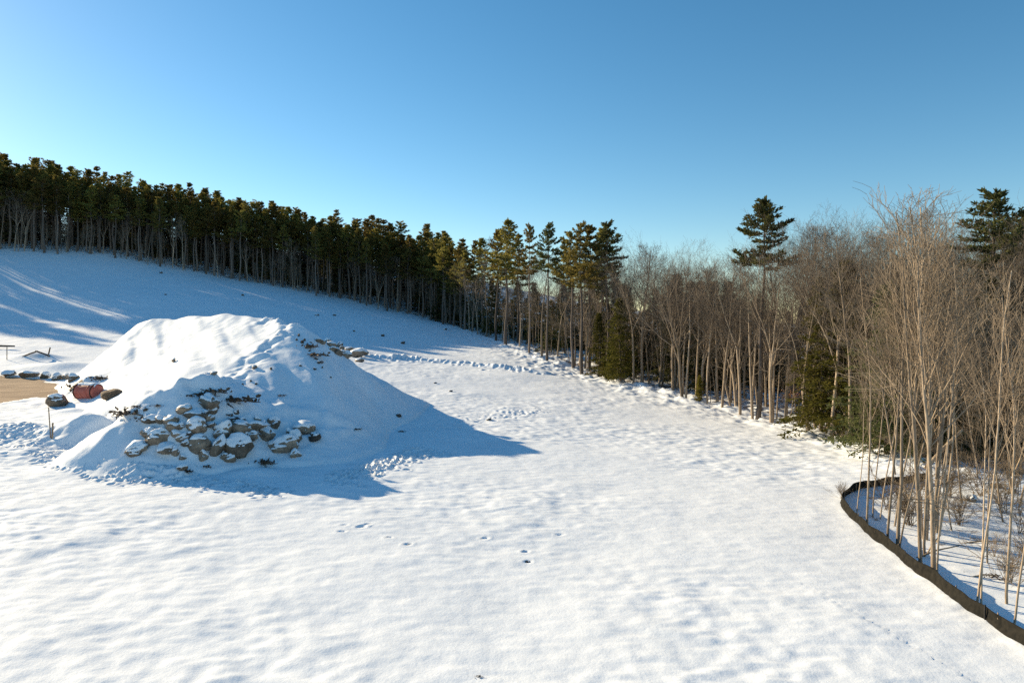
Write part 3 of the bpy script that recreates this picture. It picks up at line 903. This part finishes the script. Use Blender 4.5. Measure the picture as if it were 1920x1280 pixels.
for k in range(92):
    px = 880 + (2080 - 880) * ((k * .569840 + .1) % 1.0); d = 10 + 50 * R.random()
    Y = edgeY(px) + d
    x, y = ground_xy(px, Y)
    H = min(R.uniform(9, 18), h_for(x, y, interp(RTOP, px) + 60))
    plant(R.choice(DARKHEMS + HEMS[:1]), "hemlock_tree", x, y, max(H, 6), "dark hemlock deep in the wood " + right_zone(px), "hemlock", "hemlocks deep in the crowded wood", wide=R.uniform(1, 1.4))
for k, (px, d, top) in enumerate([(905, 12, 448), (885, 8, 452), (970, 18, 440), (1105, 10, 424), (1125, 14, 430), (1060, 20, 452)]):
    Y = edgeY(px) + d; x, y = ground_xy(px, Y)
    plant(R.choice(PINES), "pine_tree", x, y, h_for(x, y, top), "green pine crown showing among the bare treetops near the field corner", "pine tree", "pines among bare trees near the field corner")

for k in range(26):                                                  # dark evergreens closing the view behind the thicket
    px = 1640 + 420 * ((k * .618034 + .4) % 1); Y = R.uniform(49, 62)
    x, y = ground_xy(px, Y)
    plant(R.choice(DARKHEMS + HEMS[:1]), "hemlock_tree", x, y, h_for(x, y, R.uniform(520, 640)), "dark hemlock deep in the wood behind the silt fence thicket", "hemlock", "hemlocks deep in the crowded wood", wide=R.uniform(1.1, 1.5))
# thicket above the silt fence
_thin = "thin stem inside the silt fence, "
for i, (px, py, top, ln, kind, lab) in enumerate([
        (1605, 970, 690, .02, WHIPS[1], "shortest, at the fence's rounded corner"), (1627, 989, 480, .03, WHIPS[0], "dark straight one near the rounded corner"),
        (1637, 972, 560, .05, WHIPS[3], "pale one close behind the dark straight stem"), (1650, 974, 520, .10, WHIPS[1], "slanting, fourth from the rounded corner"),
        (1665, 1019, 430, .16, WHIPS[0], "strongly leaning, base on the cloth"), (1684, 1028, 380, .11, WHIPS[2], "leaning pair, rear stem"),
        (1686, 1038, 470, .20, WHIPS[3], "leaning pair, front stem"), (1676, 987, 450, .14, WHIPS[1], "leaning, out of the low brush"),
        (1727, 1066, 345, .04, WHIPS[2], "upright and tall left of the forked trunk"), (1734, 1046, 400, .06, WHIPS[0], "upright behind the tall one"),
        (1752, 1083, 330, .10, WHIPS[2], "thickest forked trunk with pale bark"), (1758, 1088, 420, .07, WHIPS[3], "slim twin at the thick forked trunk's foot"),
        (1830, 1132, 470, .06, WHIPS[1], "lone pale stem right of the thick trunk"), (1841, 1139, 640, .22, WHIPS[3], "crooked low stem by the lone pale one"),
        (1888, 1135, 500, .12, WHIPS[0], "leaning stem near the cloth seam"), (1852, 1059, 620, .25, WHIPS[3], "crooked stem leaning away over the snow"),
        (1899, 1177, 560, .05, WHIPS[1], "nearest to the cloth seam")]):
    p = on(px, py)
    H = h_for(p.x, p.y, top) / math.cos(ln) 
    plant(kind, "sapling", p.x, p.y, H, _thin + lab, "sapling", lean=(0, ln), rz=R.random() * .8, wide=1.25 if "thickest" in lab else 1.0)
for i in range(7):
    p = on(1744 + R.uniform(-14, 14), 1012 + R.uniform(-16, 10))
    plant(R.choice(WHIPS), "sapling", p.x, p.y, h_for(p.x, p.y, R.uniform(335, 470)), "stem of the dense multi-stemmed clump in the middle of the fenced pocket", "sapling", "stems of the central clump", lean=(R.gauss(0, .05), R.gauss(.08, .06)), wide=1.2)
for i in range(12):
    px = 1660 + 330 * ((i * .618 + .2) % 1); Y = R.uniform(31, 44) if px > 1740 else R.uniform(36, 45)
    x, y = ground_xy(px, Y)
    plant(R.choice(THICKET + THICKET + WHIPS), "sapling", x, y, min(R.uniform(6, 14), h_for(x, y, 370)), "tan twiggy sapling in the thicket behind the silt fence", "sapling", "saplings of the tan thicket", lean=(R.gauss(0, .08), R.gauss(.02, .1)))
for i, (px, py, s) in enumerate([(1690, 960, .9), (1665, 955, .8), (1705, 985, 1.0), (1880, 960, 1.0), (1915, 1000, .9), (1775, 930, 1.1), (1800, 985, .7), (1840, 930, 1.2), (1900, 925, 1.3), (1720, 935, 1.0), (1862, 1045, .5), (1890, 1095, .7), (1580, 935, .45), (1760, 960, .8), (1920, 1060, .8)]):
    p = on(px, py)
    o = obj("brushwood", SHRUBS[i % 3], None, p, (0, 0, R.random() * 6), (s, s, s * R.uniform(.8, 1.1)))
    tag(o, "low tangle of bare twigs on the snow inside the silt fence", "brushwood", "brush inside the silt fence")

# ------------------------------------------------------------------ silt fence
def smooth_path(P, n):
    A = np.array([[p.x, p.y] for p in P]); s = np.concatenate([[0], np.cumsum(np.hypot(*np.diff(A, axis=0).T))])
    # Catmull-Rom
    out = []
    for t in np.linspace(0, len(A) - 1.0001, n):
        i = int(t); f = t - i
        p0, p1, p2, p3 = A[max(i - 1, 0)], A[i], A[i + 1], A[min(i + 2, len(A) - 1)]
        out.append(.5 * (2 * p1 + (p2 - p0) * f + (2 * p0 - 5 * p1 + 4 * p2 - p3) * f * f + (3 * p1 - p0 - 3 * p2 + p3) * f ** 3))
    return np.array(out)
SPth = smooth_path(SILT, 420)
sl_len = np.concatenate([[0], np.cumsum(np.hypot(*np.diff(SPth, axis=0).T))])
nrm = np.gradient(SPth, axis=0); nrm = np.stack([nrm[:, 1], -nrm[:, 0]], 1); nrm /= np.linalg.norm(nrm, axis=1)[:, None]
zb = np.array([topz(x, y) for x, y in SPth])
zb = np.convolve(np.pad(zb, 4, 'edge'), np.ones(9) / 9, 'valid')
root = empty("silt_fence", (SPth[200, 0], SPth[200, 1], zb[200])); tag(root, "low black cloth silt fence curving along the snow field edge", "silt fence")
RO = np.array([SPth[200, 0], SPth[200, 1], zb[200]])
rows = [(-.12, .03, .0), (.02, .07, 1), (.18, .03, 1), (.36, .01, 1), (.5, .0, 1), (.56, -.005, 1)]
fm = MB()
sag = .12 * noise(sl_len, sl_len * 0, 1.1, 7) + .04 * np.abs(np.sin(sl_len * 1.25))
V = []
for hh, out, k in rows:
    wv = .09 * noise(sl_len, sl_len * 0 + hh * 3, .7, 8) + .05 * noise(sl_len, hh * 9 + sl_len * 0, .25, 9)
    V.append(np.stack([SPth[:, 0] + nrm[:, 0] * (out + wv * k), SPth[:, 1] + nrm[:, 1] * (out + wv * k), zb + hh * .88 - sag * max(hh, 0) * 2], 1))
V = np.array(V); inner = V.copy()
inner[:, :, 0] -= nrm[None, :, 0] * .012; inner[:, :, 1] -= nrm[None, :, 1] * .012
nR, nC = V.shape[:2]
def strip(off, flip):
    i = np.arange(nR - 1)[:, None] * nC; j = np.arange(nC - 1)[None]
    q = np.stack([i + j, i + j + 1, i + nC + j + 1, i + nC + j], -1).reshape(-1, 4) + off
    return q[:, ::-1] if flip else q
tot = nR * nC
j = np.arange(nC - 1); t0 = (nR - 1) * nC
topq = np.stack([t0 + j, t0 + j + 1, tot + t0 + j + 1, tot + t0 + j], -1)
fm.addmany(np.concatenate([V.reshape(-1, 3), inner.reshape(-1, 3)]) - RO, strip(0, True), strip(tot, False), topq)
obj("cloth", fm.mesh("silt_cloth", M_FABRIC), root)
st = MB(); st.tube([(0, 0, -.3), (0, 0, .45), (0, 0, .5)], [.022, .022, .018], 4)
st_me = st.mesh("stake", M_WOOD, False)
for d in np.arange(.6, sl_len[-1], 2.3):
    i = int(np.searchsorted(sl_len, d))
    s = Vector((SPth[i, 0] - nrm[i, 0] * .05, SPth[i, 1] - nrm[i, 1] * .05, zb[i])) - Vector(RO)
    obj("stake", st_me, root, s, (R.gauss(0, .04), R.gauss(0, .04), R.random()))
i = int(np.argmin(np.abs(SPth[:, 0] - SILT[17].x)))
sm = MB(); sm.tube([(0, 0, -.1), (0, 0, .25), (0, 0, .51)], [.03, .035, .03], 6)
obj("seam", sm.mesh("cloth_seam", M_STRAP), root, Vector((SPth[i, 0] + nrm[i, 0] * .05, SPth[i, 1] + nrm[i, 1] * .05, zb[i])) - Vector(RO))

# ------------------------------------------------------------------ boulders
import bmesh
def rock_mesh(seed, stone, snow_from=.3, thick=.10, sub=4, cuts=16):
    rng = np.random.default_rng(seed)
    bm = bmesh.new(); bmesh.ops.create_icosphere(bm, subdivisions=sub, radius=1)
    V = np.array([v.co[:] for v in bm.verts]); Fc = np.array([[v.index for v in f.verts] for f in bm.faces]); bm.free()
    U = V.copy(); rr = np.ones(len(U))
    for k in range(cuts):
        n = rvec(rng); dd = rng.uniform(.58, .90)
        dot = U @ n
        lim = np.where(dot > 1e-3, dd / np.maximum(dot, 1e-3), 9)
        rr = np.minimum(rr, lim)
    V = U * rr[:, None]
    V *= np.array([1, rng.uniform(.75, .95), rng.uniform(.62, .82)])
    nz_ = fbm(V[:, 0] + 3 * V[:, 2], V[:, 1] - 2 * V[:, 2], .7, seed, 4)
    V = V + U * (nz_ * .10)[:, None]
    # vertex normals
    fn = np.cross(V[Fc[:, 1]] - V[Fc[:, 0]], V[Fc[:, 2]] - V[Fc[:, 0]]); vn = np.zeros_like(V)
    for k in range(3): np.add.at(vn, Fc[:, k], fn)
    vn /= np.linalg.norm(vn, axis=1)[:, None] + 1e-9
    m = MB(); m.add(V, Fc); rock = m.mesh("boulder", stone)
    s = vn[:, 2] + .35 * fbm(V[:, 0] + 5, V[:, 1] + 2 * V[:, 2], .6, seed + 9, 2)
    amt = smoothstep(snow_from, snow_from + .3, s)
    keep = (amt[Fc] > 0.02).any(1)
    C = V + vn * (.012 - .03 * (amt < .02))[:, None] + np.array([0, 0, 1.0]) * (amt * thick)[:, None]
    Fk = Fc[keep]; used, inv = np.unique(Fk, return_inverse=True)
    c = MB(); c.add(C[used], inv.reshape(Fk.shape)); cap = c.mesh("snow_cap", M_SNOWCAP)
    return rock, cap
ROCKS = [rock_mesh(301 + i, M_STONE, sf, th) for i, (sf, th) in enumerate([(.58, .11), (.48, .12), (.66, .1), (.52, .14), (.30, .15), (.72, .1), (.50, .12)])]
DROCKS = [rock_mesh(331 + i, M_DARKSTONE, sf, .08) for i, sf in enumerate([.55, .7, .6])]
def boulder(px, py, w, hgt, label, protos=ROCKS, group="boulders of the snowy rock pile", sink=.30, name="boulder", cat="boulder", variant=None, tilt=0, cap=True):
    """px,py: centre in the photo; w,hgt: size in photo pixels"""
    p = on(px, py + hgt * .32)
    k = p.y / F
    if group and ('pile' in group or 'heap' in group): w *= 1.36; hgt *= 1.3
    rx = w * k * .5; rz = hgt * k * .5
    rock, cp = protos[variant if variant is not None else R.randrange(len(protos))]
    sz = max(rz / .72, rx * .5)
    o = obj(name, rock, None, (p.x, p.y + rx * .3, p.z + rz * (1 - sink) * .75), (R.gauss(0, .12), tilt + R.gauss(0, .1), R.random() * 6.28), (rx, rx, sz * .95))
    tag(o, label, cat, group)
    if cap: obj("snow_cap", cp, o)
    return o
def Z4(x, y, w, h): return 220 + x / 4.8, 720 + y / 4.8, w / 4.8, h / 4.8
PILE = [((800, 220, 200, 130), "flat topped boulder crowning the rock pile, thick snow on top"),
        ((700, 335, 200, 95), "broad snow buried boulder under the crowning one"), ((815, 335, 90, 65), "small brown stone wedged below the crowning boulder"),
        ((690, 425, 160, 150), "brown boulder with a split snow cap left of the pile's centre"), ((735, 545, 200, 160), "largest rounded brown boulder at the front of the pile"),
        ((885, 565, 115, 190), "narrow snow draped boulder between the two big front ones"), ((1075, 570, 215, 220), "big dark fronted boulder with a bare patch through its snow"),
        ((945, 425, 135, 160), "slanted loaf shaped boulder with snow stripe, mid pile"), ((1065, 405, 200, 130), "wide flat boulder behind the bare patched one"),
        ((1240, 395, 185, 95), "ledge shaped brown boulder right of the wide flat one"), ((1330, 460, 160, 115), "snow streaked boulder below the ledge shaped one"),
        ((1400, 370, 100, 85), "small peaked snowy stone above the streaked boulder"), ((1480, 570, 220, 150), "dark faced boulder at the right front of the pile"),
        ((1600, 475, 105, 120), "upright brown stone behind the dark faced boulder"), ((1670, 405, 175, 130), "snow heaped boulder at the right end of the pile"),
        ((1760, 490, 120, 75), "low dark stone at the pile's right tip"), ((265, 445, 135, 100), "tan boulder at the upper left of the pile"),
        ((345, 500, 175, 145), "rounded tan boulder at the left front of the pile"), ((310, 335, 150, 75), "snow covered stone at the pile's upper left rim"),
        ((390, 345, 95, 75), "small stone beside the upper left rim stone"), ((465, 375, 170, 85), "flat snow topped stone right of the rim stones"),
        ((485, 445, 135, 85), "low brown stone below the flat snow topped stone"), ((555, 445, 55, 50), "tiny snowy stone in the gap left of centre"),
        ((150, 565, 190, 105), "snow smothered boulder at the pile's far left end"), ((430, 595, 155, 120), "separate boulder lying in snow before the pile's left half"),
        ((580, 662, 60, 45), "little bare round stone in front of the pile"), ((590, 285, 130, 75), "snow lump boulder left of the crowning one"),
        ((1200, 490, 110, 95), "snow buried boulder between the bare patched and dark faced ones"), ((1590, 550, 70, 65), "small snowy stone touching the dark faced boulder"),
        ((575, 745, 75, 65), "snowy stone out in the drift before the pile"), ((520, 500, 110, 70), "half hidden stone left of the largest brown boulder"),
        ((640, 500, 80, 70), "dark cavity shade drawn as a stone behind the largest brown boulder"), ((1150, 470, 90, 70), "stone peeking behind the bare patched boulder")]  # dark cavity: a dark stone put in for the shade of a gap
for i, (b, lab) in enumerate(PILE):
    dark = any(k in lab for k in ("low dark stone", "dark cavity"))
    boulder(*Z4(*b), lab, DROCKS if dark else ROCKS, variant=None if dark else ([5, 0, 2, 3] if "largest" in lab or "big" in lab or "bare" in lab else [0, 2, 3, 6, 1])[i % (4 if "largest" in lab or "big" in lab or "bare" in lab else 5)])
for b, lab in [((1110, 345, 100, 85), "dark jagged stone above the wide flat boulder"), ((1070, 255, 50, 45), "small black stone on the drift right of the crowning boulder"), ((1030, 315, 120, 45), "dark slab just above the slanted boulder")]:
    boulder(*Z4(*b), lab, DROCKS)
for k in range(34):
    px, py = R.gauss(415, 85), R.gauss(815, 24)
    if not (235 < px < 590 and 762 < py < 868): continue
    boulder(px, py, R.uniform(12, 24), R.uniform(10, 20), "small half buried stone filling a gap in the rock pile", group="gap stones of the rock pile", variant=R.choice([0, 2, 5, 3]))
# far rock heap behind the mound
def Z2(x, y, w, h): return 560 + x / 8, 620 + y / 8, w / 8, h / 8
for b, lab in [((290, 140, 120, 60), "first stone at the uphill end of the far rock heap"), ((350, 165, 90, 60), "second stone at the uphill end of the far rock heap"), ((440, 140, 90, 60), "snowy stone on the far heap's skyline"),
               ((480, 200, 130, 90), "pinkish rounded boulder on the far heap"), ((600, 210, 110, 90), "olive stone on top of the far heap"), ((520, 270, 120, 80), "snow striped stone in the far heap's middle"),
               ((650, 260, 90, 60), "small tan stone beside the olive one"), ((590, 320, 140, 100), "tan boulder low in the far heap"), ((660, 340, 110, 80), "stone between the two tan boulders"), ((710, 375, 150, 110), "round pale boulder at the front of the far heap"),
               ((850, 340, 200, 150), "big snow smothered boulder in the far heap"), ((980, 340, 120, 110), "snow covered boulder at the far heap's downhill end"), ((910, 450, 130, 70), "low snowy stone in front of the far heap"), ((760, 280, 130, 70), "snowy stone behind the round pale boulder")]:
    boulder(*Z2(*b), lab, group="stones of the far rock heap", variant=R.choice([0, 1, 3, 4, 6]) if "snow" in lab else R.choice([0, 2, 5]))
# stones along the road
def Z1(x, y, w, h): return x / 7.385, 640 + y / 7.385, w / 7.385, h / 7.385
for b, lab in [((110, 440, 230, 120), "snow coated stone in the road edge row, next to the frame"), ((390, 455, 280, 130), "longest snow coated block in the road edge row"), ((605, 470, 150, 120), "squarish snow coated stone, third along the road edge"),
               ((765, 480, 160, 130), "squarish snow coated stone, fourth along the road edge"), ((900, 475, 150, 120), "snow rimmed stone behind the grey domed one"), ((1000, 510, 200, 150), "grey domed stone where the road edge row ends")]:
    boulder(*Z1(*b), lab, group="stones lining the dirt road", variant=R.choice([1, 4]) if "coated" in lab else 0, sink=.2)
boulder(105, 750, 40, 32, "lone split brown boulder beside the dirt road and red tank", variant=5, group=None, sink=.1)
boulder(325, 676, 10, 11, "single grey stone on the sunlit face of the mound", variant=2, group=None, sink=.1)
boulder(401, 710, 18, 8, "flat tan stone at the foot of the mound's lit face", variant=5, group=None)
boulder(477, 688, 12, 10, "tan stone on the mound's broken crest", variant=5, group=None)
for px, py, w, hg, lab in [(1826, 935, 22, 15, "tan stone in the fenced pocket near the dark trunks"), (1812, 935, 16, 10, "dark stone touching the tan one in the fenced pocket"), (1868, 912, 24, 14, "snowy stone at the back of the fenced pocket")]:
    boulder(px, py, w, hg, lab, variant=R.choice([0, 5]), group=None)
# brown soil heap, dark clods, stumps and litter
boulder(207, 738, 54, 22, "low bare brown soil heap beside the red tank", [rock_mesh(361, M_SOIL, .8, .03, 4, 4)], None, .35, "soil_heap", "soil heap", 0, cap=False)
for px, py, w, hg, lab in [(302, 511, 9, 5, "small dark stone high on the shaded slope"), (310, 552, 6, 3, "tiny dark clod on the shaded slope below the small stone"), (455, 553, 6, 5, "dark stump on the shaded slope above the mound"),
                           (594, 590, 13, 4, "long dark log end on the shaded slope right of the mound"), (627, 591, 7, 4, "small dark clod beside the log end on the slope"), (718, 628, 10, 6, "dark stump on the slope above the far rock heap"),
                           (755, 643, 12, 7, "dark stump on the slope right of the far rock heap"), (664, 620, 6, 4, "tiny clod on the slope right above the far heap"), (835, 617, 9, 5, "snow flecked clod near the low forest edge"),
                           (917, 787, 13, 5, "flat dark stone lying on the open sunlit field"), (845, 733, 10, 4, "thin dark clod on the sunlit field"), (816, 717, 8, 3, "faint clod on the sunlit field above the thin one"),
                           (748, 779, 16, 8, "dark clod on the mound's shaded foot"), (508, 694, 7, 7, "dark clod high on the shaded flank"), (563, 683, 6, 6, "dark clod midway on the shaded flank")]:
    boulder(px, py, w, hg, lab, DROCKS, "dark clods and stones scattered on the snow", .2, "dark_clod", "clod")
for i, (px, py) in enumerate([(560, 625), (566, 640), (574, 648), (580, 655), (586, 662), (592, 672), (597, 680), (604, 690), (571, 634), (620, 705), (583, 640), (590, 690), (470, 716), (480, 722), (455, 720), (556, 636)]):
    boulder(px, py, R.uniform(4, 9), R.uniform(4, 8), "dark soil clod poking through snow on the mound's broken crest", DROCKS, "soil clods on the mound crest", .2, "soil_clod", "clod", cap=R.random() < .4)
def debris(seed, n, L, mat):
    rng = np.random.default_rng(seed); m = MB()
    for k in range(n):
        p = np.array([rng.normal() * .45, rng.normal() * .3, rng.uniform(0, .25)]); d = rvec(rng) * np.array([1, .8, .35]); l = L * rng.uniform(.3, 1)
        m.tube([p, p + d * l * .5 + rng.normal(size=3) * .03, p + d * l], [.045, .035, .015], 5)
    C = rng.normal(size=(n * 4, 3)) * np.array([.5, .3, .08]) + np.array([0, 0, .1])
    m.blades(C, rng.normal(size=C.shape), rng.uniform(.1, .3, len(C)), rng.uniform(.08, .2, len(C)), rng)
    return m.mesh("brushwood", mat)  # loose sticks and blades: dead brush, not a growing plant
DEB = [debris(371 + i, n, L, M_DIRT) for i, (n, L) in enumerate([(14, 1.0), (20, 1.3), (8, .9)])]
def Zd(x, y): return 220 + x / 4.8, 720 + y / 4.8
for k, (x_, y_, s, lab) in enumerate([(80, 300, 1.1, "dark snow flecked brush heap left of the rock pile"), (40, 270, .8, "smaller brush heap at the left foot of the dark one"), (175, 240, .7, "brush clump up the hump behind the dark heap"), (850, 120, 1.0, "reddish brown brush above the crowning boulder"),
                              (760, 130, .8, "dark brush left of the reddish clump"), (735, 95, .7, "brush tuft on the ridge above the pile"), (1050, 180, 1.4, "long dark brush streak right of the crowning boulder"), (1310, 700, .7, "dark root clump in the drift before the pile"),
                              (800, 735, .5, "small twig tuft in the drift before the pile"), (370, 205, .4, "tiny brush tuft on the hump left of the pile"), (230, 320, .6, "brush at the upper left of the pile"), (650, 130, .5, "brush tuft between two humps above the pile"), (1470, 115, .35, "lone tuft on the mound's shaded apron"), (625, 770, .35, "dark tuft in front of the little round stone"), (1010, 290, .5, "dark twigs among stones right of the pile's crown")]):
    p = on(*Zd(x_, y_))
    tag(obj("brushwood", DEB[k % 3], None, p, (0, 0, R.uniform(-.4, .4)), (s, s, s)), lab, "brush", "brush and roots around the rock pile")
for k, (px, py, s, lab) in enumerate([(592, 668, 1.0, "dark roots hanging on the mound's broken right shoulder"), (578, 648, .8, "roots just above the hanging ones on the shoulder"), (600, 680, .6, "root ends below the hanging roots"), (668, 806, .35, "thin twigs standing in the mound's shade"), (752, 806, .3, "twig tuft beyond the standing twigs"), (898, 1266, .16, "small twig lying on the near snow field"), (768, 1019, .16, "twig bit beside footprints in the near field"), (986, 1047, .14, "twig bit in a dent of the near field"), (1862, 1085, .5, "dry brown grass clump inside the silt fence")]):
    p = on(px, py)
    tag(obj("brushwood", DEB[k % 3], None, p, (0, 0, R.uniform(-.5, .5)), (s, s, s)), lab, "brush")

# ------------------------------------------------------------------ red tank with snowy netting
p = on(156, 752); k = p.y / F
L_, r_ = 52 * k, 14.5 * k
tank = empty("red_tank", (p.x, p.y + r_, p.z + .12), (0, 0, -.30)); tag(tank, "faded red ribbed tank lying on its side beside the dirt road", "tank")
tb = MB()
prof = [(-.5, 0), (-.49, .55), (-.46, .86), (-.42, .97), (-.36, 1), (.36, 1), (.42, .97), (.46, .86), (.49, .55), (.5, 0)]
tb.tube([(a * L_, 0, r_ * .92) for a, b in prof], [max(b * r_, .001) for a, b in prof], 32)
obj("body", tb.mesh("tank_body", M_TANK), tank)
rb = MB(); a_ = np.linspace(0, 2 * math.pi, 33)
rb.tube(np.stack([0 * a_, np.cos(a_) * r_ * 1.01, np.sin(a_) * r_ * 1.01], 1), np.full(33, .035), 8, cap=False)
rib_me = rb.mesh("rib", M_TANK)
for u in (.22, -.22): obj("rib", rib_me, tank, (u * L_, 0, r_ * .92))
sb = MB(); sb.tube(np.stack([0 * a_, np.cos(a_) * r_ * 1.035, np.sin(a_) * r_ * 1.035], 1), np.full(33, .045), 6, cap=False)
st_me2 = sb.mesh("strap", M_STRAP)
for u in (-.38, .40): obj("strap", st_me2, tank, (u * L_, 0, r_ * .92))
# snow lying on the tank's back
sn = MB(); uu, vv = np.meshgrid(np.linspace(-.47, .47, 40), np.linspace(-1, 1, 24))
ang = vv * .95; edge_ = (1 - np.abs(vv) ** 3) * (1 - np.abs(uu / .47) ** 6)
rr = r_ * (1.02 + .14 * edge_ + .05 * fbm(uu * 9, vv * 4, .8, 5, 2) * edge_) - .03 * (edge_ < .02)
V = np.stack([uu * L_, np.sin(ang) * rr * np.where(vv < 0, .72, 1), r_ * .92 + np.cos(ang) * rr], -1)
ii = (np.arange(23)[:, None] * 40 + np.arange(39)[None]).reshape(-1)
sn.add(V, np.stack([ii, ii + 1, ii + 41, ii + 40], -1)); obj("snow_cap", sn.mesh("tank_snow", M_SNOWCAP), tank)
# netting lumps behind and over it
for px, py, s, lab in [(150, 722, 1.3, "snow flecked dark netting heaped over the red tank"), (182, 712, .8, "snowy branch tuft on the drift behind the red tank")]:
    q = on(px, py)
    tag(obj("brushwood", DEB[1], None, q + Vector((0, 0, .1)), (0, 0, .1), (s, s, s)), lab, "brush")  # netting and branch tuft both drawn with the loose brush mesh

# ------------------------------------------------------------------ survey stakes
def stake_at(px, py, top, r, label, lean=0.0, parts=False):
    p = on(px, py); H = h_for(p.x, p.y, top)
    m = MB(); m.tube([(0, 0, -.3), (0, 0, H * .5), (0, 0, H * .97), (0, 0, H)], [r, r, r, r * .4], 4)
    o = obj("survey_stake", m.mesh("survey_stake", M_WOOD, False), None, p, (0, lean, .3)); tag(o, label, "stake")
    return o, H
stake_at(95, 820, 763, .035, "tall thin survey stake in the hummocky snow", -.06)
stake_at(98, 820, 792, .055, "short thick stake beside the tall thin survey stake", .03)
stake_at(13, 675, 650, .05, "wooden post on the snow beyond the dirt road")
p = on(2, 655); bar = MB(); bar.tube([(-2.6, 0, .35), (0, .02, .4), (1.9, 0, .36)], [.10, .14, .10], 8)
tag(obj("log", bar.mesh("log", M_DARKSTONE), None, p), "dark log lying across the snow beyond the wooden post", "log")
# snow covered timber pile beyond the road
for px, py, ln, ang, lab in [(56, 668, 2.2, .35, "dark beam sloping out of snow on the left of the timber mound"), (80, 667, 2.0, -.35, "dark beam sloping out of snow on the right of the timber mound"), (92, 664, 1.3, 1.35, "upright dark board at the timber mound's end")]:
    q = on(px, py); m = MB(); m.tube([(-ln / 2 * math.cos(ang), 0, .3 - ln / 2 * math.sin(ang)), (0, 0, .34), (ln / 2 * math.cos(ang), 0, .3 + ln / 2 * math.sin(ang))], [.09, .10, .09], 4)
    tag(obj("timber_beam", m.mesh("timber_beam", M_DIRT, False), None, q), lab, "beam")

# ------------------------------------------------------------------ fallen wood in the fenced pocket
for px, py, ln, ang, lab in [(1738, 1040, 1.0, .9, "short broken stub leaning by the central clump"), (1735, 880, 3.5, .8, "fallen trunk leaning behind the fenced pocket"), (1715, 1048, 2.0, .25, "thin stick lying against the silt fence"), (1795, 1018, 2.2, .02, "dark branch lying on snow inside the fence"), (1815, 1085, 1.3, .03, "short dark branch nearer the cloth on the snow")]:
    q = on(px, py); m = MB(); r = .04 if ln < 3 else .14
    m.tube([(0, 0, -.05), (ln * .5 * math.cos(ang), .05, ln * .5 * math.sin(ang) + .05), (ln * math.cos(ang), 0, ln * math.sin(ang) + .02)], [r, r * .85, r * .5], 7)
    tag(obj("fallen_branch", m.mesh("fallen_branch", M_BARK), None, q), lab, "branch")
